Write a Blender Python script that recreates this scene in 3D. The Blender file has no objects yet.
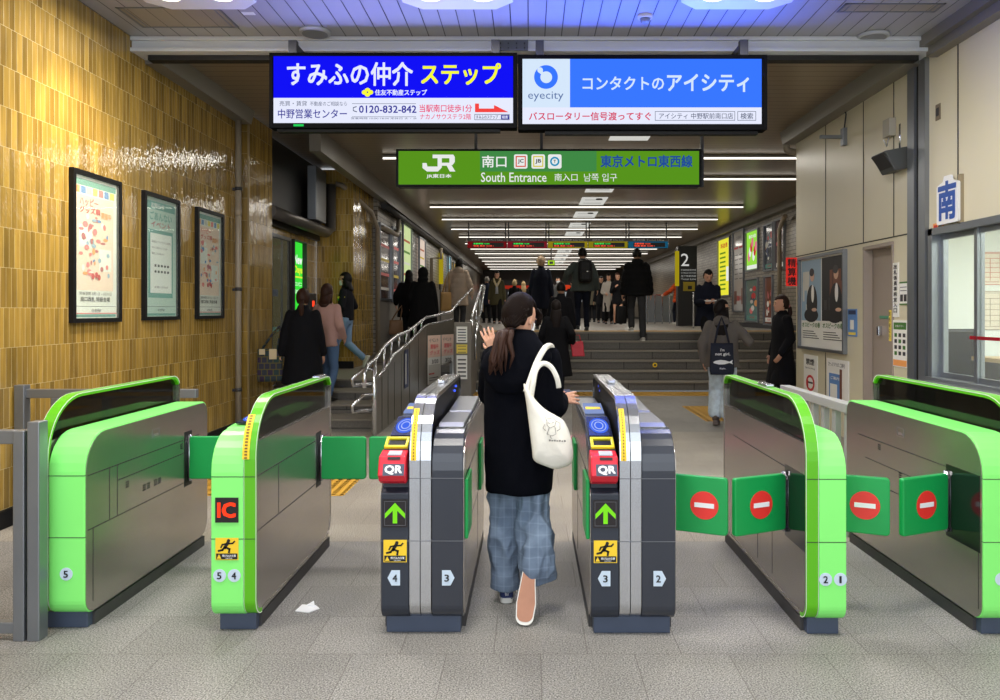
import bpy, bmesh, math, random
from mathutils import Vector, Matrix, noise as mnoise
random.seed(7)
PI = math.pi
scene = bpy.context.scene
C = scene.collection

# ---------------------------------------------------------------- camera
F, VX, VY, H = 770.0, 530.0, 311.0, 1.46
cd = bpy.data.cameras.new('camera'); cam = bpy.data.objects.new('camera', cd); C.objects.link(cam)
cam.location = (0, 0, H); cam.rotation_euler = (PI/2, 0, 0)
cd.sensor_width = 36; cd.lens = F/1000*36; cd.shift_x = -0.030; cd.shift_y = -0.039
cd.clip_start = .05; cd.clip_end = 300
scene.camera = cam
# ---------------------------------------------------------------- world and exposure
w = bpy.data.worlds.new('overcast_daylight'); scene.world = w; w.use_nodes = True
w.node_tree.nodes['Background'].inputs[0].default_value = (.83, .91, 1, 1)
w.node_tree.nodes['Background'].inputs[1].default_value = 1.5
vs = scene.view_settings
vs.view_transform = 'Standard'; vs.look = 'None'; vs.gamma = 1; vs.exposure = 0.0; vs.use_curve_mapping = False
scene.cycles.max_bounces = 7; scene.cycles.diffuse_bounces = 4; scene.cycles.glossy_bounces = 3
scene.cycles.transparent_max_bounces = 8; scene.cycles.sample_clamp_indirect = 4

# ---------------------------------------------------------------- helpers
def at(px, py, d):
    return Vector(((px-VX)*d/F, d, H-(py-VY)*d/F))
def lin(c):
    return tuple(((v/255)/12.92 if v/255 <= .04045 else ((v/255+.055)/1.055)**2.4) for v in c) + (1,)
def new_mat(name):
    m = bpy.data.materials.new(name); m.use_nodes = True
    return m, m.node_tree.nodes, m.node_tree.links, m.node_tree.nodes['Principled BSDF']
def M(name, col, rough=.5, metal=0, emit=0, noise=None, bump=None, coat=0, stretch=(1, 1, 1), spec=.5):
    m, N, L, P = new_mat(name)
    c = lin(col)
    P.inputs['Base Color'].default_value = c
    P.inputs['Roughness'].default_value = rough; P.inputs['Metallic'].default_value = metal
    P.inputs['Coat Weight'].default_value = coat; P.inputs['Specular IOR Level'].default_value = spec
    if emit:
        P.inputs['Emission Color'].default_value = c; P.inputs['Emission Strength'].default_value = emit
        P.inputs['Base Color'].default_value = (0, 0, 0, 1); P.inputs['Specular IOR Level'].default_value = 0
    if noise or bump:
        tc = N.new('ShaderNodeTexCoord'); mp = N.new('ShaderNodeMapping'); mp.inputs['Scale'].default_value = stretch
        L.new(tc.outputs['Object'], mp.inputs[0])
    if noise:
        nt = N.new('ShaderNodeTexNoise'); nt.inputs['Scale'].default_value = noise[0]; nt.inputs['Detail'].default_value = 4
        L.new(mp.outputs[0], nt.inputs['Vector'])
        mx = N.new('ShaderNodeMix'); mx.data_type = 'RGBA'
        a = noise[1]
        mx.inputs[6].default_value = tuple(v*(1-a) for v in c[:3])+(1,); mx.inputs[7].default_value = tuple(min(1, v*(1+a)) for v in c[:3])+(1,)
        L.new(nt.outputs[0], mx.inputs[0]); L.new(mx.outputs[2], P.inputs['Base Color'])
    if bump:
        nb = N.new('ShaderNodeTexNoise'); nb.inputs['Scale'].default_value = bump[0]; nb.inputs['Detail'].default_value = 3
        L.new(mp.outputs[0], nb.inputs['Vector'])
        b = N.new('ShaderNodeBump'); b.inputs['Strength'].default_value = bump[1]; b.inputs['Distance'].default_value = .01
        L.new(nb.outputs[0], b.inputs['Height']); L.new(b.outputs[0], P.inputs['Normal'])
    return m
def brick_mat(name, c1, c2, cm, bw, rh, mortar, axis, rough, shift=(0, 0), offset=.5, bump=.5, nz=None, grain=None, freq=2, dist=.004):
    """axis 'YZ','XZ','XY': the two world axes that run along the rows and across them"""
    m, N, L, P = new_mat(name)
    g = N.new('ShaderNodeNewGeometry'); s = N.new('ShaderNodeSeparateXYZ'); L.new(g.outputs['Position'], s.inputs[0])
    cb = N.new('ShaderNodeCombineXYZ')
    for i in (0, 1):
        ad = N.new('ShaderNodeMath'); ad.operation = 'ADD'; ad.inputs[1].default_value = shift[i]
        L.new(s.outputs['XYZ'.index(axis[i])], ad.inputs[0]); L.new(ad.outputs[0], cb.inputs[i])
    bt = N.new('ShaderNodeTexBrick'); L.new(cb.outputs[0], bt.inputs['Vector'])
    bt.inputs['Scale'].default_value = 1; bt.inputs['Brick Width'].default_value = bw; bt.inputs['Row Height'].default_value = rh
    bt.inputs['Mortar Size'].default_value = mortar; bt.inputs['Mortar Smooth'].default_value = .1
    bt.inputs['Color1'].default_value = lin(c1); bt.inputs['Color2'].default_value = lin(c2); bt.inputs['Mortar'].default_value = lin(cm)
    bt.offset = offset; bt.offset_frequency = freq; bt.inputs['Bias'].default_value = 0
    P.inputs['Roughness'].default_value = rough
    out = bt.outputs['Color']
    if grain:
        nt = N.new('ShaderNodeTexNoise'); nt.inputs['Scale'].default_value = grain[0]; nt.inputs['Detail'].default_value = grain[2]
        mp = N.new('ShaderNodeMapping'); mp.inputs['Scale'].default_value = grain[3]
        L.new(g.outputs['Position'], mp.inputs[0]); L.new(mp.outputs[0], nt.inputs['Vector'])
        mr = N.new('ShaderNodeMapRange'); mr.inputs[1].default_value = .3; mr.inputs[2].default_value = .7
        mr.inputs[3].default_value = 1-grain[1]; mr.inputs[4].default_value = 1+grain[1]; L.new(nt.outputs[0], mr.inputs[0])
        mx = N.new('ShaderNodeVectorMath'); mx.operation = 'SCALE'; L.new(out, mx.inputs[0]); L.new(mr.outputs[0], mx.inputs['Scale'])
        out = mx.outputs[0]
    L.new(out, P.inputs['Base Color'])
    b = N.new('ShaderNodeBump'); b.inputs['Strength'].default_value = bump; b.inputs['Distance'].default_value = dist; b.invert = True
    L.new(bt.outputs['Fac'], b.inputs['Height'])
    last = b
    if nz:
        n2 = N.new('ShaderNodeTexNoise'); n2.inputs['Scale'].default_value = nz[0]; n2.inputs['Detail'].default_value = 2
        mp2 = N.new('ShaderNodeMapping'); mp2.inputs['Scale'].default_value = nz[2]
        L.new(g.outputs['Position'], mp2.inputs[0]); L.new(mp2.outputs[0], n2.inputs['Vector'])
        b2 = N.new('ShaderNodeBump'); b2.inputs['Strength'].default_value = nz[1]; b2.inputs['Distance'].default_value = .01
        L.new(n2.outputs[0], b2.inputs['Height']); L.new(b.outputs[0], b2.inputs['Normal']); last = b2
    L.new(last.outputs[0], P.inputs['Normal'])
    return m
def slat_mat(name, col, groove, axis, pitch, gw, rough=.45, metal=0, phase=0, spec=.5):
    m, N, L, P = new_mat(name)
    g = N.new('ShaderNodeNewGeometry'); s = N.new('ShaderNodeSeparateXYZ'); L.new(g.outputs['Position'], s.inputs[0])
    a = N.new('ShaderNodeMath'); a.operation = 'ADD'; a.inputs[1].default_value = 50*pitch+phase; L.new(s.outputs['XYZ'.index(axis)], a.inputs[0])
    md = N.new('ShaderNodeMath'); md.operation = 'MODULO'; md.inputs[1].default_value = pitch; L.new(a.outputs[0], md.inputs[0])
    lt = N.new('ShaderNodeMath'); lt.operation = 'LESS_THAN'; lt.inputs[1].default_value = gw; L.new(md.outputs[0], lt.inputs[0])
    mx = N.new('ShaderNodeMix'); mx.data_type = 'RGBA'; mx.inputs[6].default_value = lin(col); mx.inputs[7].default_value = lin(groove)
    L.new(lt.outputs[0], mx.inputs[0]); L.new(mx.outputs[2], P.inputs['Base Color'])
    P.inputs['Roughness'].default_value = rough; P.inputs['Metallic'].default_value = metal; P.inputs['Specular IOR Level'].default_value = spec
    return m
def glass_mat(name, tint, trans, rough=.03):
    m, N, L, P = new_mat(name)
    P.inputs['Base Color'].default_value = lin(tint); P.inputs['Roughness'].default_value = rough
    t = N.new('ShaderNodeBsdfTransparent'); t.inputs[0].default_value = lin(tint if trans > .8 else (215, 212, 208))
    mx = N.new('ShaderNodeMixShader'); mx.inputs[0].default_value = trans
    L.new(P.outputs[0], mx.inputs[1]); L.new(t.outputs[0], mx.inputs[2])
    L.new(mx.outputs[0], N['Material Output'].inputs[0])
    return m

OFF = {}
def tag(o, label=None, cat=None, group=None, kind=None):
    if label: o['label'] = label
    if cat: o['category'] = cat
    if group: o['group'] = group
    if kind: o['kind'] = kind
    return o
def thing(name, label, cat, loc=(0, 0, 0), group=None):
    o = bpy.data.objects.new(name, None); C.objects.link(o); o.location = loc; o.empty_display_size = .1
    OFF[o.name] = Vector(loc)
    return tag(o, label, cat, group)
def link_mesh(name, me, parent=None, loc=None):
    """vertices are given in world coordinates and are stored relative to the thing they belong to"""
    o = bpy.data.objects.new(name, me); C.objects.link(o)
    if parent is not None:
        off = OFF[parent.name]; o.parent = parent
    elif loc is not None:
        off = Vector(loc); o.location = loc
    else: off = Vector((0, 0, 0))
    if off.length: me.transform(Matrix.Translation(-off))
    OFF[o.name] = off
    return o
class MB:
    def __init__(s): s.b = bmesh.new(); s.mats = []; s.cur = 0
    def use(s, m):
        if m not in s.mats: s.mats.append(m)
        s.cur = s.mats.index(m); return s
    def _f(s, vs_, smooth=False):
        try:
            f = s.b.faces.new(vs_); f.material_index = s.cur; f.smooth = smooth
        except ValueError: pass
    def hexa(s, p):
        v = [s.b.verts.new(q) for q in p]
        for f in ((0, 3, 2, 1), (4, 5, 6, 7), (0, 1, 5, 4), (1, 2, 6, 5), (2, 3, 7, 6), (3, 0, 4, 7)): s._f([v[i] for i in f])
        return s
    def box(s, x0, x1, y0, y1, z0, z1, bev=0):
        if bev:
            bev = min(bev, (x1-x0)*.45, (y1-y0)*.45, (z1-z0)*.45)
            n = len(s.b.faces)
            t = bmesh.new(); bmesh.ops.create_cube(t, size=1)
            for v in t.verts: v.co = Vector(((x0+x1)/2+v.co.x*(x1-x0), (y0+y1)/2+v.co.y*(y1-y0), (z0+z1)/2+v.co.z*(z1-z0)))
            bmesh.ops.bevel(t, geom=t.edges[:], offset=bev, segments=2, affect='EDGES', profile=.5)
            s.merge(t); return s
        return s.hexa([(x0, y0, z0), (x1, y0, z0), (x1, y1, z0), (x0, y1, z0), (x0, y0, z1), (x1, y0, z1), (x1, y1, z1), (x0, y1, z1)])
    def merge(s, t, smooth=False):
        mp = {v: s.b.verts.new(v.co) for v in t.verts}
        for f in t.faces: s._f([mp[v] for v in f.verts], smooth)
        t.free()
    def quad(s, a, b, c, d): s._f([s.b.verts.new(q) for q in (a, b, c, d)]); return s
    def slab(s, o, U, V, w, h, t):
        """a thin board: lower-left corner o, directions U, V, thickness t towards U x V"""
        o = Vector(o); U = Vector(U).normalized(); V = Vector(V).normalized(); Nn = U.cross(V)*t
        p = [o, o+U*w, o+U*w+V*h, o+V*h]
        return s.hexa(p+[q+Nn for q in p])
    def frame(s, o, U, V, w, h, fw, t):
        s.slab(o, U, V, w, fw, t); o = Vector(o); V = Vector(V); U = Vector(U)
        s.slab(o+V*(h-fw), U, V, w, fw, t); s.slab(o+V*fw, U, V, fw, h-2*fw, t); s.slab(o+V*fw+U*(w-fw), U, V, fw, h-2*fw, t); return s
    def prism(s, poly, x0, x1, ax=0, smooth=False):
        """extrude a (a,b) outline along axis ax; the outline is given in the other two axes"""
        def P(q, x): return ((x, q[0], q[1]), (q[0], x, q[1]), (q[0], q[1], x))[ax]
        a = [s.b.verts.new(P(q, x0)) for q in poly]; c = [s.b.verts.new(P(q, x1)) for q in poly]
        s._f(a[::-1]); s._f(c)
        for i in range(len(poly)):
            j = (i+1) % len(poly); s._f([a[i], a[j], c[j], c[i]], smooth)
        return s
    def ring(s, outer, inner, x0, x1, closed=True):
        n = len(outer)
        A = [[s.b.verts.new((x, p[0], p[1])) for p in poly] for x in (x0, x1) for poly in (outer, inner)]
        for i in range(n if closed else n-1):
            j = (i+1) % n
            s._f([A[0][i], A[0][j], A[1][j], A[1][i]]); s._f([A[2][j], A[2][i], A[3][i], A[3][j]])
            s._f([A[0][j], A[0][i], A[2][i], A[2][j]]); s._f([A[1][i], A[1][j], A[3][j], A[3][i]])
        return s
    def tube(s, pts, r, seg=10, cap=True):
        pts = [Vector(p) for p in pts]; rs = r if isinstance(r, (list, tuple)) else [r]*len(pts)
        up = None; rings = []
        for i, p in enumerate(pts):
            d = (pts[min(i+1, len(pts)-1)]-pts[max(i-1, 0)]).normalized()
            if up is None: up = d.orthogonal().normalized()
            up = (up-d*up.dot(d)).normalized() if (up-d*up.dot(d)).length > 1e-5 else d.orthogonal().normalized()
            v = d.cross(up)
            rings.append([s.b.verts.new(p+(up*math.cos(2*PI*k/seg)+v*math.sin(2*PI*k/seg))*rs[i]) for k in range(seg)])
        for a, b in zip(rings, rings[1:]):
            for k in range(seg): s._f([a[k], a[(k+1) % seg], b[(k+1) % seg], b[k]], True)
        if cap: s._f(rings[0][::-1]); s._f(rings[-1])
        return s
    def cyl(s, p0, p1, r, seg=16, r1=None): return s.tube([p0, p1], [r, r if r1 is None else r1], seg)
    def disc(s, c, n, r, t=.002, seg=24): c = Vector(c); return s.tube([c, c+Vector(n).normalized()*t], r, seg)
    def ball(s, c, r, sc=(1, 1, 1), sub=2):
        t = bmesh.new(); bmesh.ops.create_icosphere(t, subdivisions=sub, radius=1)
        for v in t.verts: v.co = Vector(c)+Vector((v.co.x*r*sc[0], v.co.y*r*sc[1], v.co.z*r*sc[2]))
        s.merge(t, True); return s
    def build(s, name, mat=None, parent=None, loc=None, bevel=0):
        bmesh.ops.recalc_face_normals(s.b, faces=s.b.faces[:])
        me = bpy.data.meshes.new(name); s.b.to_mesh(me); s.b.free()
        for m in (s.mats or [mat]): me.materials.append(m)
        o = link_mesh(name, me, parent, loc)
        if bevel:
            b = o.modifiers.new('bevel', 'BEVEL'); b.width = bevel; b.segments = 2; b.limit_method = 'ANGLE'; b.angle_limit = math.radians(40)
        return o
def struct(name, mb, mat=None, bevel=0):
    o = mb.build(name, mat, bevel=bevel); o['kind'] = 'structure'; return o
def rounded(cs, n=7):
    """closed outline from corners (a, b, radius)"""
    out = []
    k = len(cs)
    for i in range(k):
        p = Vector(cs[i][:2]); a = Vector(cs[i-1][:2]); b = Vector(cs[(i+1) % k][:2]); r = cs[i][2]
        if r <= 0: out.append(tuple(p)); continue
        u = (a-p).normalized(); v = (b-p).normalized(); half = u.angle(v)/2
        t = min(r/math.tan(half), (a-p).length*.49, (b-p).length*.49) if len(cs[i]) < 4 else r/math.tan(half)
        rr = t*math.tan(half); c = p+(u+v).normalized()*(rr/math.sin(half))
        s0 = p+u*t-c; s1 = p+v*t-c; ang = s0.angle_signed(s1)
        for q in range(n+1):
            an = -ang*q/n
            out.append((c.x+s0.x*math.cos(an)-s0.y*math.sin(an), c.y+s0.x*math.sin(an)+s0.y*math.cos(an)))
    return out
def clip(poly, z, keep_above):
    out = []
    for i in range(len(poly)):
        a, b = poly[i], poly[(i+1) % len(poly)]
        ia = (a[1] >= z) == keep_above or a[1] == z; ib = (b[1] >= z) == keep_above or b[1] == z
        if ia: out.append(a)
        if ia != ib:
            t = (z-a[1])/(b[1]-a[1]); out.append((a[0]+t*(b[0]-a[0]), z))
    return out
_tc = {}
def text_mesh(s, bold, res=2):
    if (s, bold) not in _tc:
        c = bpy.data.curves.new('t', 'FONT'); c.body = s; c.size = 1; c.resolution_u = res
        o = bpy.data.objects.new('t', c); C.objects.link(o)
        bpy.context.view_layer.update()
        m = bpy.data.meshes.new_from_object(o.evaluated_get(bpy.context.evaluated_depsgraph_get()))
        bpy.data.objects.remove(o); bpy.data.curves.remove(c)
        co = [v.co.copy() for v in m.vertices]; fc = [tuple(p.vertices) for p in m.polygons]; bpy.data.meshes.remove(m)
        V, Fs = [], []
        sh = [(0, 0)] if not bold else [(bold*math.cos(a), bold*math.sin(a)) for a in (PI/4, 3*PI/4, 5*PI/4, 7*PI/4)]+[(0, 0)]
        for k, (dx, dy) in enumerate(sh):
            b = len(V); V += [(v.x+dx, v.y+dy, k*.0012) for v in co]; Fs += [tuple(i+b for i in f) for f in fc]
        _tc[(s, bold)] = (V, Fs)
    return _tc[(s, bold)]
def text(s, mat, parent, o, U, V, w, h=None, bold=0, name='lettering', lift=.0015):
    """lettering whose box starts at the lower-left point o and is w wide (and h high)"""
    vs_, fs = text_mesh(s, bold)
    if not vs_: return None
    x0 = min(v[0] for v in vs_); x1 = max(v[0] for v in vs_); y0 = min(v[1] for v in vs_); y1 = max(v[1] for v in vs_)
    sx = w/(x1-x0); sy = h/(y1-y0) if h else sx
    o = Vector(o); U = Vector(U).normalized(); V = Vector(V).normalized(); Nn = U.cross(V)
    me = bpy.data.meshes.new(name)
    me.from_pydata([o+U*((v[0]-x0)*sx)+V*((v[1]-y0)*sy)+Nn*(lift+v[2]*.15) for v in vs_], [], fs); me.materials.append(mat)
    return link_mesh(name, me, parent)
def copy_tree(o, parent=None):
    c = o.copy(); C.objects.link(c); OFF[c.name] = OFF.get(o.name, Vector())
    if parent: c.parent = parent
    for ch in list(o.children): copy_tree(ch, c)
    return c
def shade_smooth(o, ang=.6):
    for p in o.data.polygons: p.use_smooth = True
    return o

X, Y, Z = Vector((1, 0, 0)), Vector((0, 1, 0)), Vector((0, 0, 1))
# ---------------------------------------------------------------- materials
white = M('white_paint', (225, 225, 220), .5); black = M('black_plastic', (12, 12, 14), .5, spec=.25); bezel = M('bezel_black', (8, 8, 9), .8, spec=.03); dark = M('dark_grey', (45, 45, 48), .5)
mint = M('mint_green_panel', (134, 240, 118), .35, noise=(3, .04)); lime = M('deep_green_edge', (88, 176, 10), .35)
steel = M('brushed_steel', (172, 165, 158), .24, .88, noise=(5, .07), stretch=(1, 1, 6), bump=(60, .02))
chrome = M('polished_steel', (205, 207, 212), .2, .95); alu = M('grey_aluminium', (138, 142, 148), .38, .75, noise=(4, .1))
navy = M('slate_plastic', (40, 45, 56), .42, noise=(8, .08)); plinth = M('slate_plinth', (62, 72, 92), .5, noise=(8, .15)); plinth2 = M('dark_rubber', (58, 56, 56), .6, noise=(8, .3))
smoke = glass_mat('smoked_glass', (6, 6, 7), .27); clear = glass_mat('clear_glass', (246, 250, 248), .93)
flapg = M('green_padded_vinyl', (14, 150, 72), .42, bump=(30, .08)); red = M('signal_red', (225, 52, 44), .45); redd = M('reader_red', (214, 30, 52), .35)
yellow = M('warning_yellow', (240, 200, 40), .5); seam = M('dark_joint', (40, 40, 38), .7)
gold = brick_mat('ochre_tiles', (168, 136, 64), (124, 99, 46), (192, 174, 126), .0555, .272, .0016, 'YZ', .07, (0, -1.21), .43, .35, (26, .42, (1, 1, .5)), (20, .2, 3, (1, 1, .12)))
goldx = brick_mat('ochre_tiles_cross', (168, 136, 64), (124, 99, 46), (192, 174, 126), .0555, .272, .0016, 'XZ', .07, (0, -1.21), .43, .35, (26, .42, (1, 1, .5)), (20, .2, 3, (1, 1, .12)))
wbrick = brick_mat('white_bricks', (160, 152, 138), (132, 124, 112), (70, 66, 60), .24, .085, .009, 'YZ', .3, bump=.8)
wbrickx = brick_mat('white_bricks_cross', (160, 152, 138), (132, 124, 112), (70, 66, 60), .24, .085, .009, 'XZ', .3, bump=.8)
cream = M('cream_metal_panel', (210, 202, 176), .36, 0, noise=(1.2, .07), bump=(2, .05)); taupe = M('grey_pink_door', (158, 145, 134), .45, noise=(2, .06))
stairm = brick_mat('stair_stone', (96, 92, 86), (84, 80, 76), (40, 38, 36), 1.2, .172, .008, 'XZ', .5, grain=(60, .25, 6, (1, 1, 1)))
tactile = M('tactile_yellow', (206, 156, 52), .6, noise=(40, .12))
# ---------------------------------------------------------------- lamps of the place
def area(name, loc, size, sy, power, col, rot=(0, 0, 0)):
    l = bpy.data.lights.new(name, 'AREA'); l.shape = 'RECTANGLE'; l.size = size; l.size_y = sy; l.energy = power; l.color = col
    o = bpy.data.objects.new(name, l); C.objects.link(o); o.location = loc; o.rotation_euler = rot; return o
def spot(name, loc, target, power, col, ang, blend=.6, rad=.05):
    l = bpy.data.lights.new(name, 'SPOT'); l.energy = power; l.color = col; l.spot_size = math.radians(ang); l.spot_blend = blend; l.shadow_soft_size = rad
    o = bpy.data.objects.new(name, l); C.objects.link(o); o.location = loc
    o.rotation_euler = (Vector(target)-Vector(loc)).to_track_quat('-Z', 'Y').to_euler(); return o
CZ = 3.9
for lx in (-2.55, -.56, 1.6):
    area('ceiling_lamp_light', (lx, 5.68, CZ-.1), .6, .6, 62, (1, .96, .9))
    area('ceiling_lamp_light', (lx, 2.6, CZ-.1), .6, .6, 62, (1, .96, .9))
spot('wall_washer', (-2.35, 5.7, CZ-.12), (-3.55, 5.95, 2.5), 270, (1, .82, .5), 58, .9)
spot('wall_washer', (-2.35, 3.2, CZ-.12), (-3.55, 3.9, 2.3), 110, (1, .8, .45), 66, .9)
area('entrance_daylight', (0, -1.6, 2.2), 6.5, 3.2, 80, (.92, .96, 1), (math.radians(80), 0, 0))

for ly in (12.04, 17.7, 22.5, 27.3, 34.5, 41.7):
    area('strip_light', (1.3, ly, CZ-.07), 7.0, .2, 95, (1, .95, .86))
area('screen_glow', (1.0, 6.5, 3.4), 2.0, .5, 80, (.06, .14, 1), (math.radians(-125), 0, 0))
area('screen_glow', (-1.1, 6.5, 3.4), 2.0, .5, 34, (.25, .3, 1), (math.radians(-125), 0, 0))
# ---------------------------------------------------------------- structure
XL, XR = -3.55, 3.63
def floor_mat():
    m = brick_mat('granite_paving', (140, 137, 132), (131, 128, 123), (104, 99, 94), .4, .4, .002, 'XY', .55, (-.045, -3.277), .5, .3, None, (150, .75, 1, (1, 1, 1)), dist=.002)
    N, L = m.node_tree.nodes, m.node_tree.links; P = N['Principled BSDF']
    src = P.inputs['Base Color'].links[0].from_socket
    g = N.new('ShaderNodeNewGeometry'); s = N.new('ShaderNodeSeparateXYZ'); L.new(g.outputs['Position'], s.inputs[0])
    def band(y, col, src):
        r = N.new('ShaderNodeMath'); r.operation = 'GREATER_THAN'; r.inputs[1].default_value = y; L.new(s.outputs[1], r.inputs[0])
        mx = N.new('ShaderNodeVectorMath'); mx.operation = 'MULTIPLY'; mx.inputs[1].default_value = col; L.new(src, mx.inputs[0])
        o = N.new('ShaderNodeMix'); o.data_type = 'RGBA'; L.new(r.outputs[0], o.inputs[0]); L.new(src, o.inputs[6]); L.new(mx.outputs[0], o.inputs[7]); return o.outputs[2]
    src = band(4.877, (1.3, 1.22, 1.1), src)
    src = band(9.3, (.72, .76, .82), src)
    n = N.new('ShaderNodeTexNoise'); n.inputs['Scale'].default_value = 1.3; n.inputs['Detail'].default_value = 4; L.new(g.outputs['Position'], n.inputs['Vector'])
    mr = N.new('ShaderNodeMapRange'); mr.inputs[1].default_value = .35; mr.inputs[2].default_value = .65; mr.inputs[3].default_value = .84; mr.inputs[4].default_value = 1.06; L.new(n.outputs[0], mr.inputs[0])
    sc = N.new('ShaderNodeVectorMath'); sc.operation = 'SCALE'; L.new(src, sc.inputs[0]); L.new(mr.outputs[0], sc.inputs['Scale'])
    L.new(sc.outputs[0], P.inputs['Base Color'])
    return m
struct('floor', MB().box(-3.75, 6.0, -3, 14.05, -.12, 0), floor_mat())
hallfloor = brick_mat('hall_stone', (150, 144, 136), (140, 134, 126), (96, 92, 86), .6, .6, .006, 'XY', .28, grain=(50, .1, 4, (1, 1, 1)))
LZ = 1.03
# the wide stairs: six treads
nst, RZ, TD, S0 = 6, LZ/6, .35, 14.05
mb = MB().use(stairm); tr = M('stair_tread', (128, 121, 110), .5, noise=(50, .15))
XS0, XS1 = -.98, 5.8
for k in range(nst):
    y0 = S0+k*TD
    mb.use(stairm).box(XS0, XS1, y0+.02, S0+nst*TD, k*RZ, (k+1)*RZ-.03)
    mb.use(tr).box(XS0, XS1, y0, S0+nst*TD+.01, (k+1)*RZ-.03, (k+1)*RZ-.001*(k < nst-1))
struct('stairs', mb)
struct('floor_hall', MB().box(-3.4, 9, S0+nst*TD, 47, .6, LZ), hallfloor)
# left steps and ramp
L0 = 9.55
mb = MB().use(stairm)
for k in range(4):
    y0 = L0+k*.5
    mb.use(stairm).box(XL-.1, -1.84, y0+.02, 14.0, k*.12, (k+1)*.12-.025); mb.use(tr).box(XL-.1, -1.84, y0, 14.0, (k+1)*.12-.025, (k+1)*.12)
mb.use(stairm)
p = [(13.9, .0), (13.9, .48), (17.6, LZ), (17.7, LZ), (17.7, 0)]
mb.prism(p, -3.4, -1.45)
struct('stairs_side', mb)
mb = MB().prism([(16.1, .5), (16.1, LZ), (17.7, LZ-.001), (17.7, .5)], -1.46, -.97); struct('floor_hall_edge', mb, hallfloor)
# ceilings
struct('ceiling', MB().box(XL-.1, XR+.1, 1.2, 6.86, CZ, CZ+.1), slat_mat('white_ceiling_slats', (160, 159, 163), (36, 36, 40), 'X', .147, .009, .3, phase=.02))
hc = slat_mat('brown_ceiling_slats', (150, 134, 112), (84, 74, 62), 'Y', .16, .012, .28, .35)
struct('ceiling_hall', MB().box(-3.7, 9, 6.86, 47, CZ, CZ+.1), hc)
# beam and its joint plate
mb = MB(); beamm = M('grey_beam_paint', (204, 206, 212), .38, noise=(3, .06))
mb.box(XL+.0, XR-.0, 6.86, 7.1, 3.77, CZ-.01); mb.box(XL, XR, 6.83, 6.88, 3.865, CZ-.002); mb.box(XL, XR, 6.83, 6.88, 3.765, 3.80)
struct('trim_1', mb, beamm, .004)
struct('trim_2', MB().box(XL+.1, XR-.12, 6.95, 7.05, 3.725, 3.77), M('black_gap', (15, 14, 13), .6))
# bulkheads along both rear walls
g2 = M('grey_bulkhead', (128, 124, 116), .42, .3)
for nm, x0, x1 in (('trim_3', XL, XL+.15), ('trim_4', XR-.17, XR)):
    mb = MB(); mb.prism([(x0, 3.74), (x1, 3.74), (x1+(.04 if x0 < 0 else 0), CZ), (x0-(.04 if x0 > 0 else 0), CZ)], 7.1, 9.4 if x0 < 0 else 10.55, 1); struct(nm, mb, g2)
# walls
struct('wall_left', MB().box(XL-.2, XL, -.5, 9.42, 0, CZ), gold)
mb = MB().use(gold).box(XL-.2, XL+.1, 9.42, 10.3, 0, CZ-.02); struct('wall_left_pillar', mb)
struct('trim_5', MB().box(XL+.098, XL+.115, 9.405, 9.435, 0, 3.88), M('brass_bead', (150, 130, 90), .4, .4))
struct('baseboard_left', MB().box(XL, XL+.03, -.5, 9.3, 0, .12), black)
darkm = M('dark_shutter_metal', (44, 43, 42), .45, .3, noise=(2, .1))
mb = MB().use(darkm).box(XL-.25, XL-.05, 10.3, 13.3, 2.66, CZ-.02); mb.use(gold).box(XL-.3, XL-.12, 10.3, 13.3, .3, 2.66)
struct('wall_left_recess', mb)
mb = MB().use(goldx).box(XL-.1, -3.03, 13.2, 13.24, .48, CZ-.02); mb.use(gold).box(-3.2, -3.03, 13.24, 14.9, .48, CZ-.02)
mb.use(black).box(XL-.1, -3.02, 13.17, 13.2, .48, .6); struct('wall_left_pillar_far', mb)
greyp = M('grey_dado', (120, 114, 106), .5)
mb = MB().use(wbrick).box(-3.2, -2.95, 14.9, 46, .4, CZ-.02); mb.use(greyp).box(-2.95, -2.93, 14.9, 30, .4, 2.15); struct('wall_left_hall', mb)
# right wall with office window and door openings
mb = MB().use(cream)
W0, W1 = 3.5, 7.0                       # office window span (y), opening z .85..2.18
D0, D1 = 7.68, 8.38                     # door span, top 2.15
T = .12
mb.box(XR, XR+T, -.5, W0, 0, CZ); mb.box(XR, XR+T, W0, W1, 2.2, CZ); mb.box(XR, XR+T, W0, W1, 0, .82)
mb.box(XR, XR+T, W1, D0, 0, CZ); mb.box(XR, XR+T, D0, D1, 2.16, CZ); mb.box(XR, XR+T, D1, 10.5, 0, CZ)
mb.use(taupe).box(XR+T, XR+T+.03, 7.5, 8.6, 0, 2.4)
struct('wall_right', mb)
mb = MB()
for yy in (7.68, 8.38, 9.45): mb.box(XR-.004, XR+.001, yy-.006, yy+.006, 2.2 if yy != 9.45 else 2.2, 3.75)
mb.box(XR-.004, XR+.001, 7.1, 10.5, 2.194, 2.206); mb.box(XR-.004, XR+.001, 6.52, 6.535, 2.2, 3.85)
mb.box(XR-.004, XR+.001, 5.0, 5.012, 2.2, 3.85); mb.box(XR-.004, XR+.001, 9.45, 9.46, 0, .95)
struct('trim_6', mb, seam)
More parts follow.
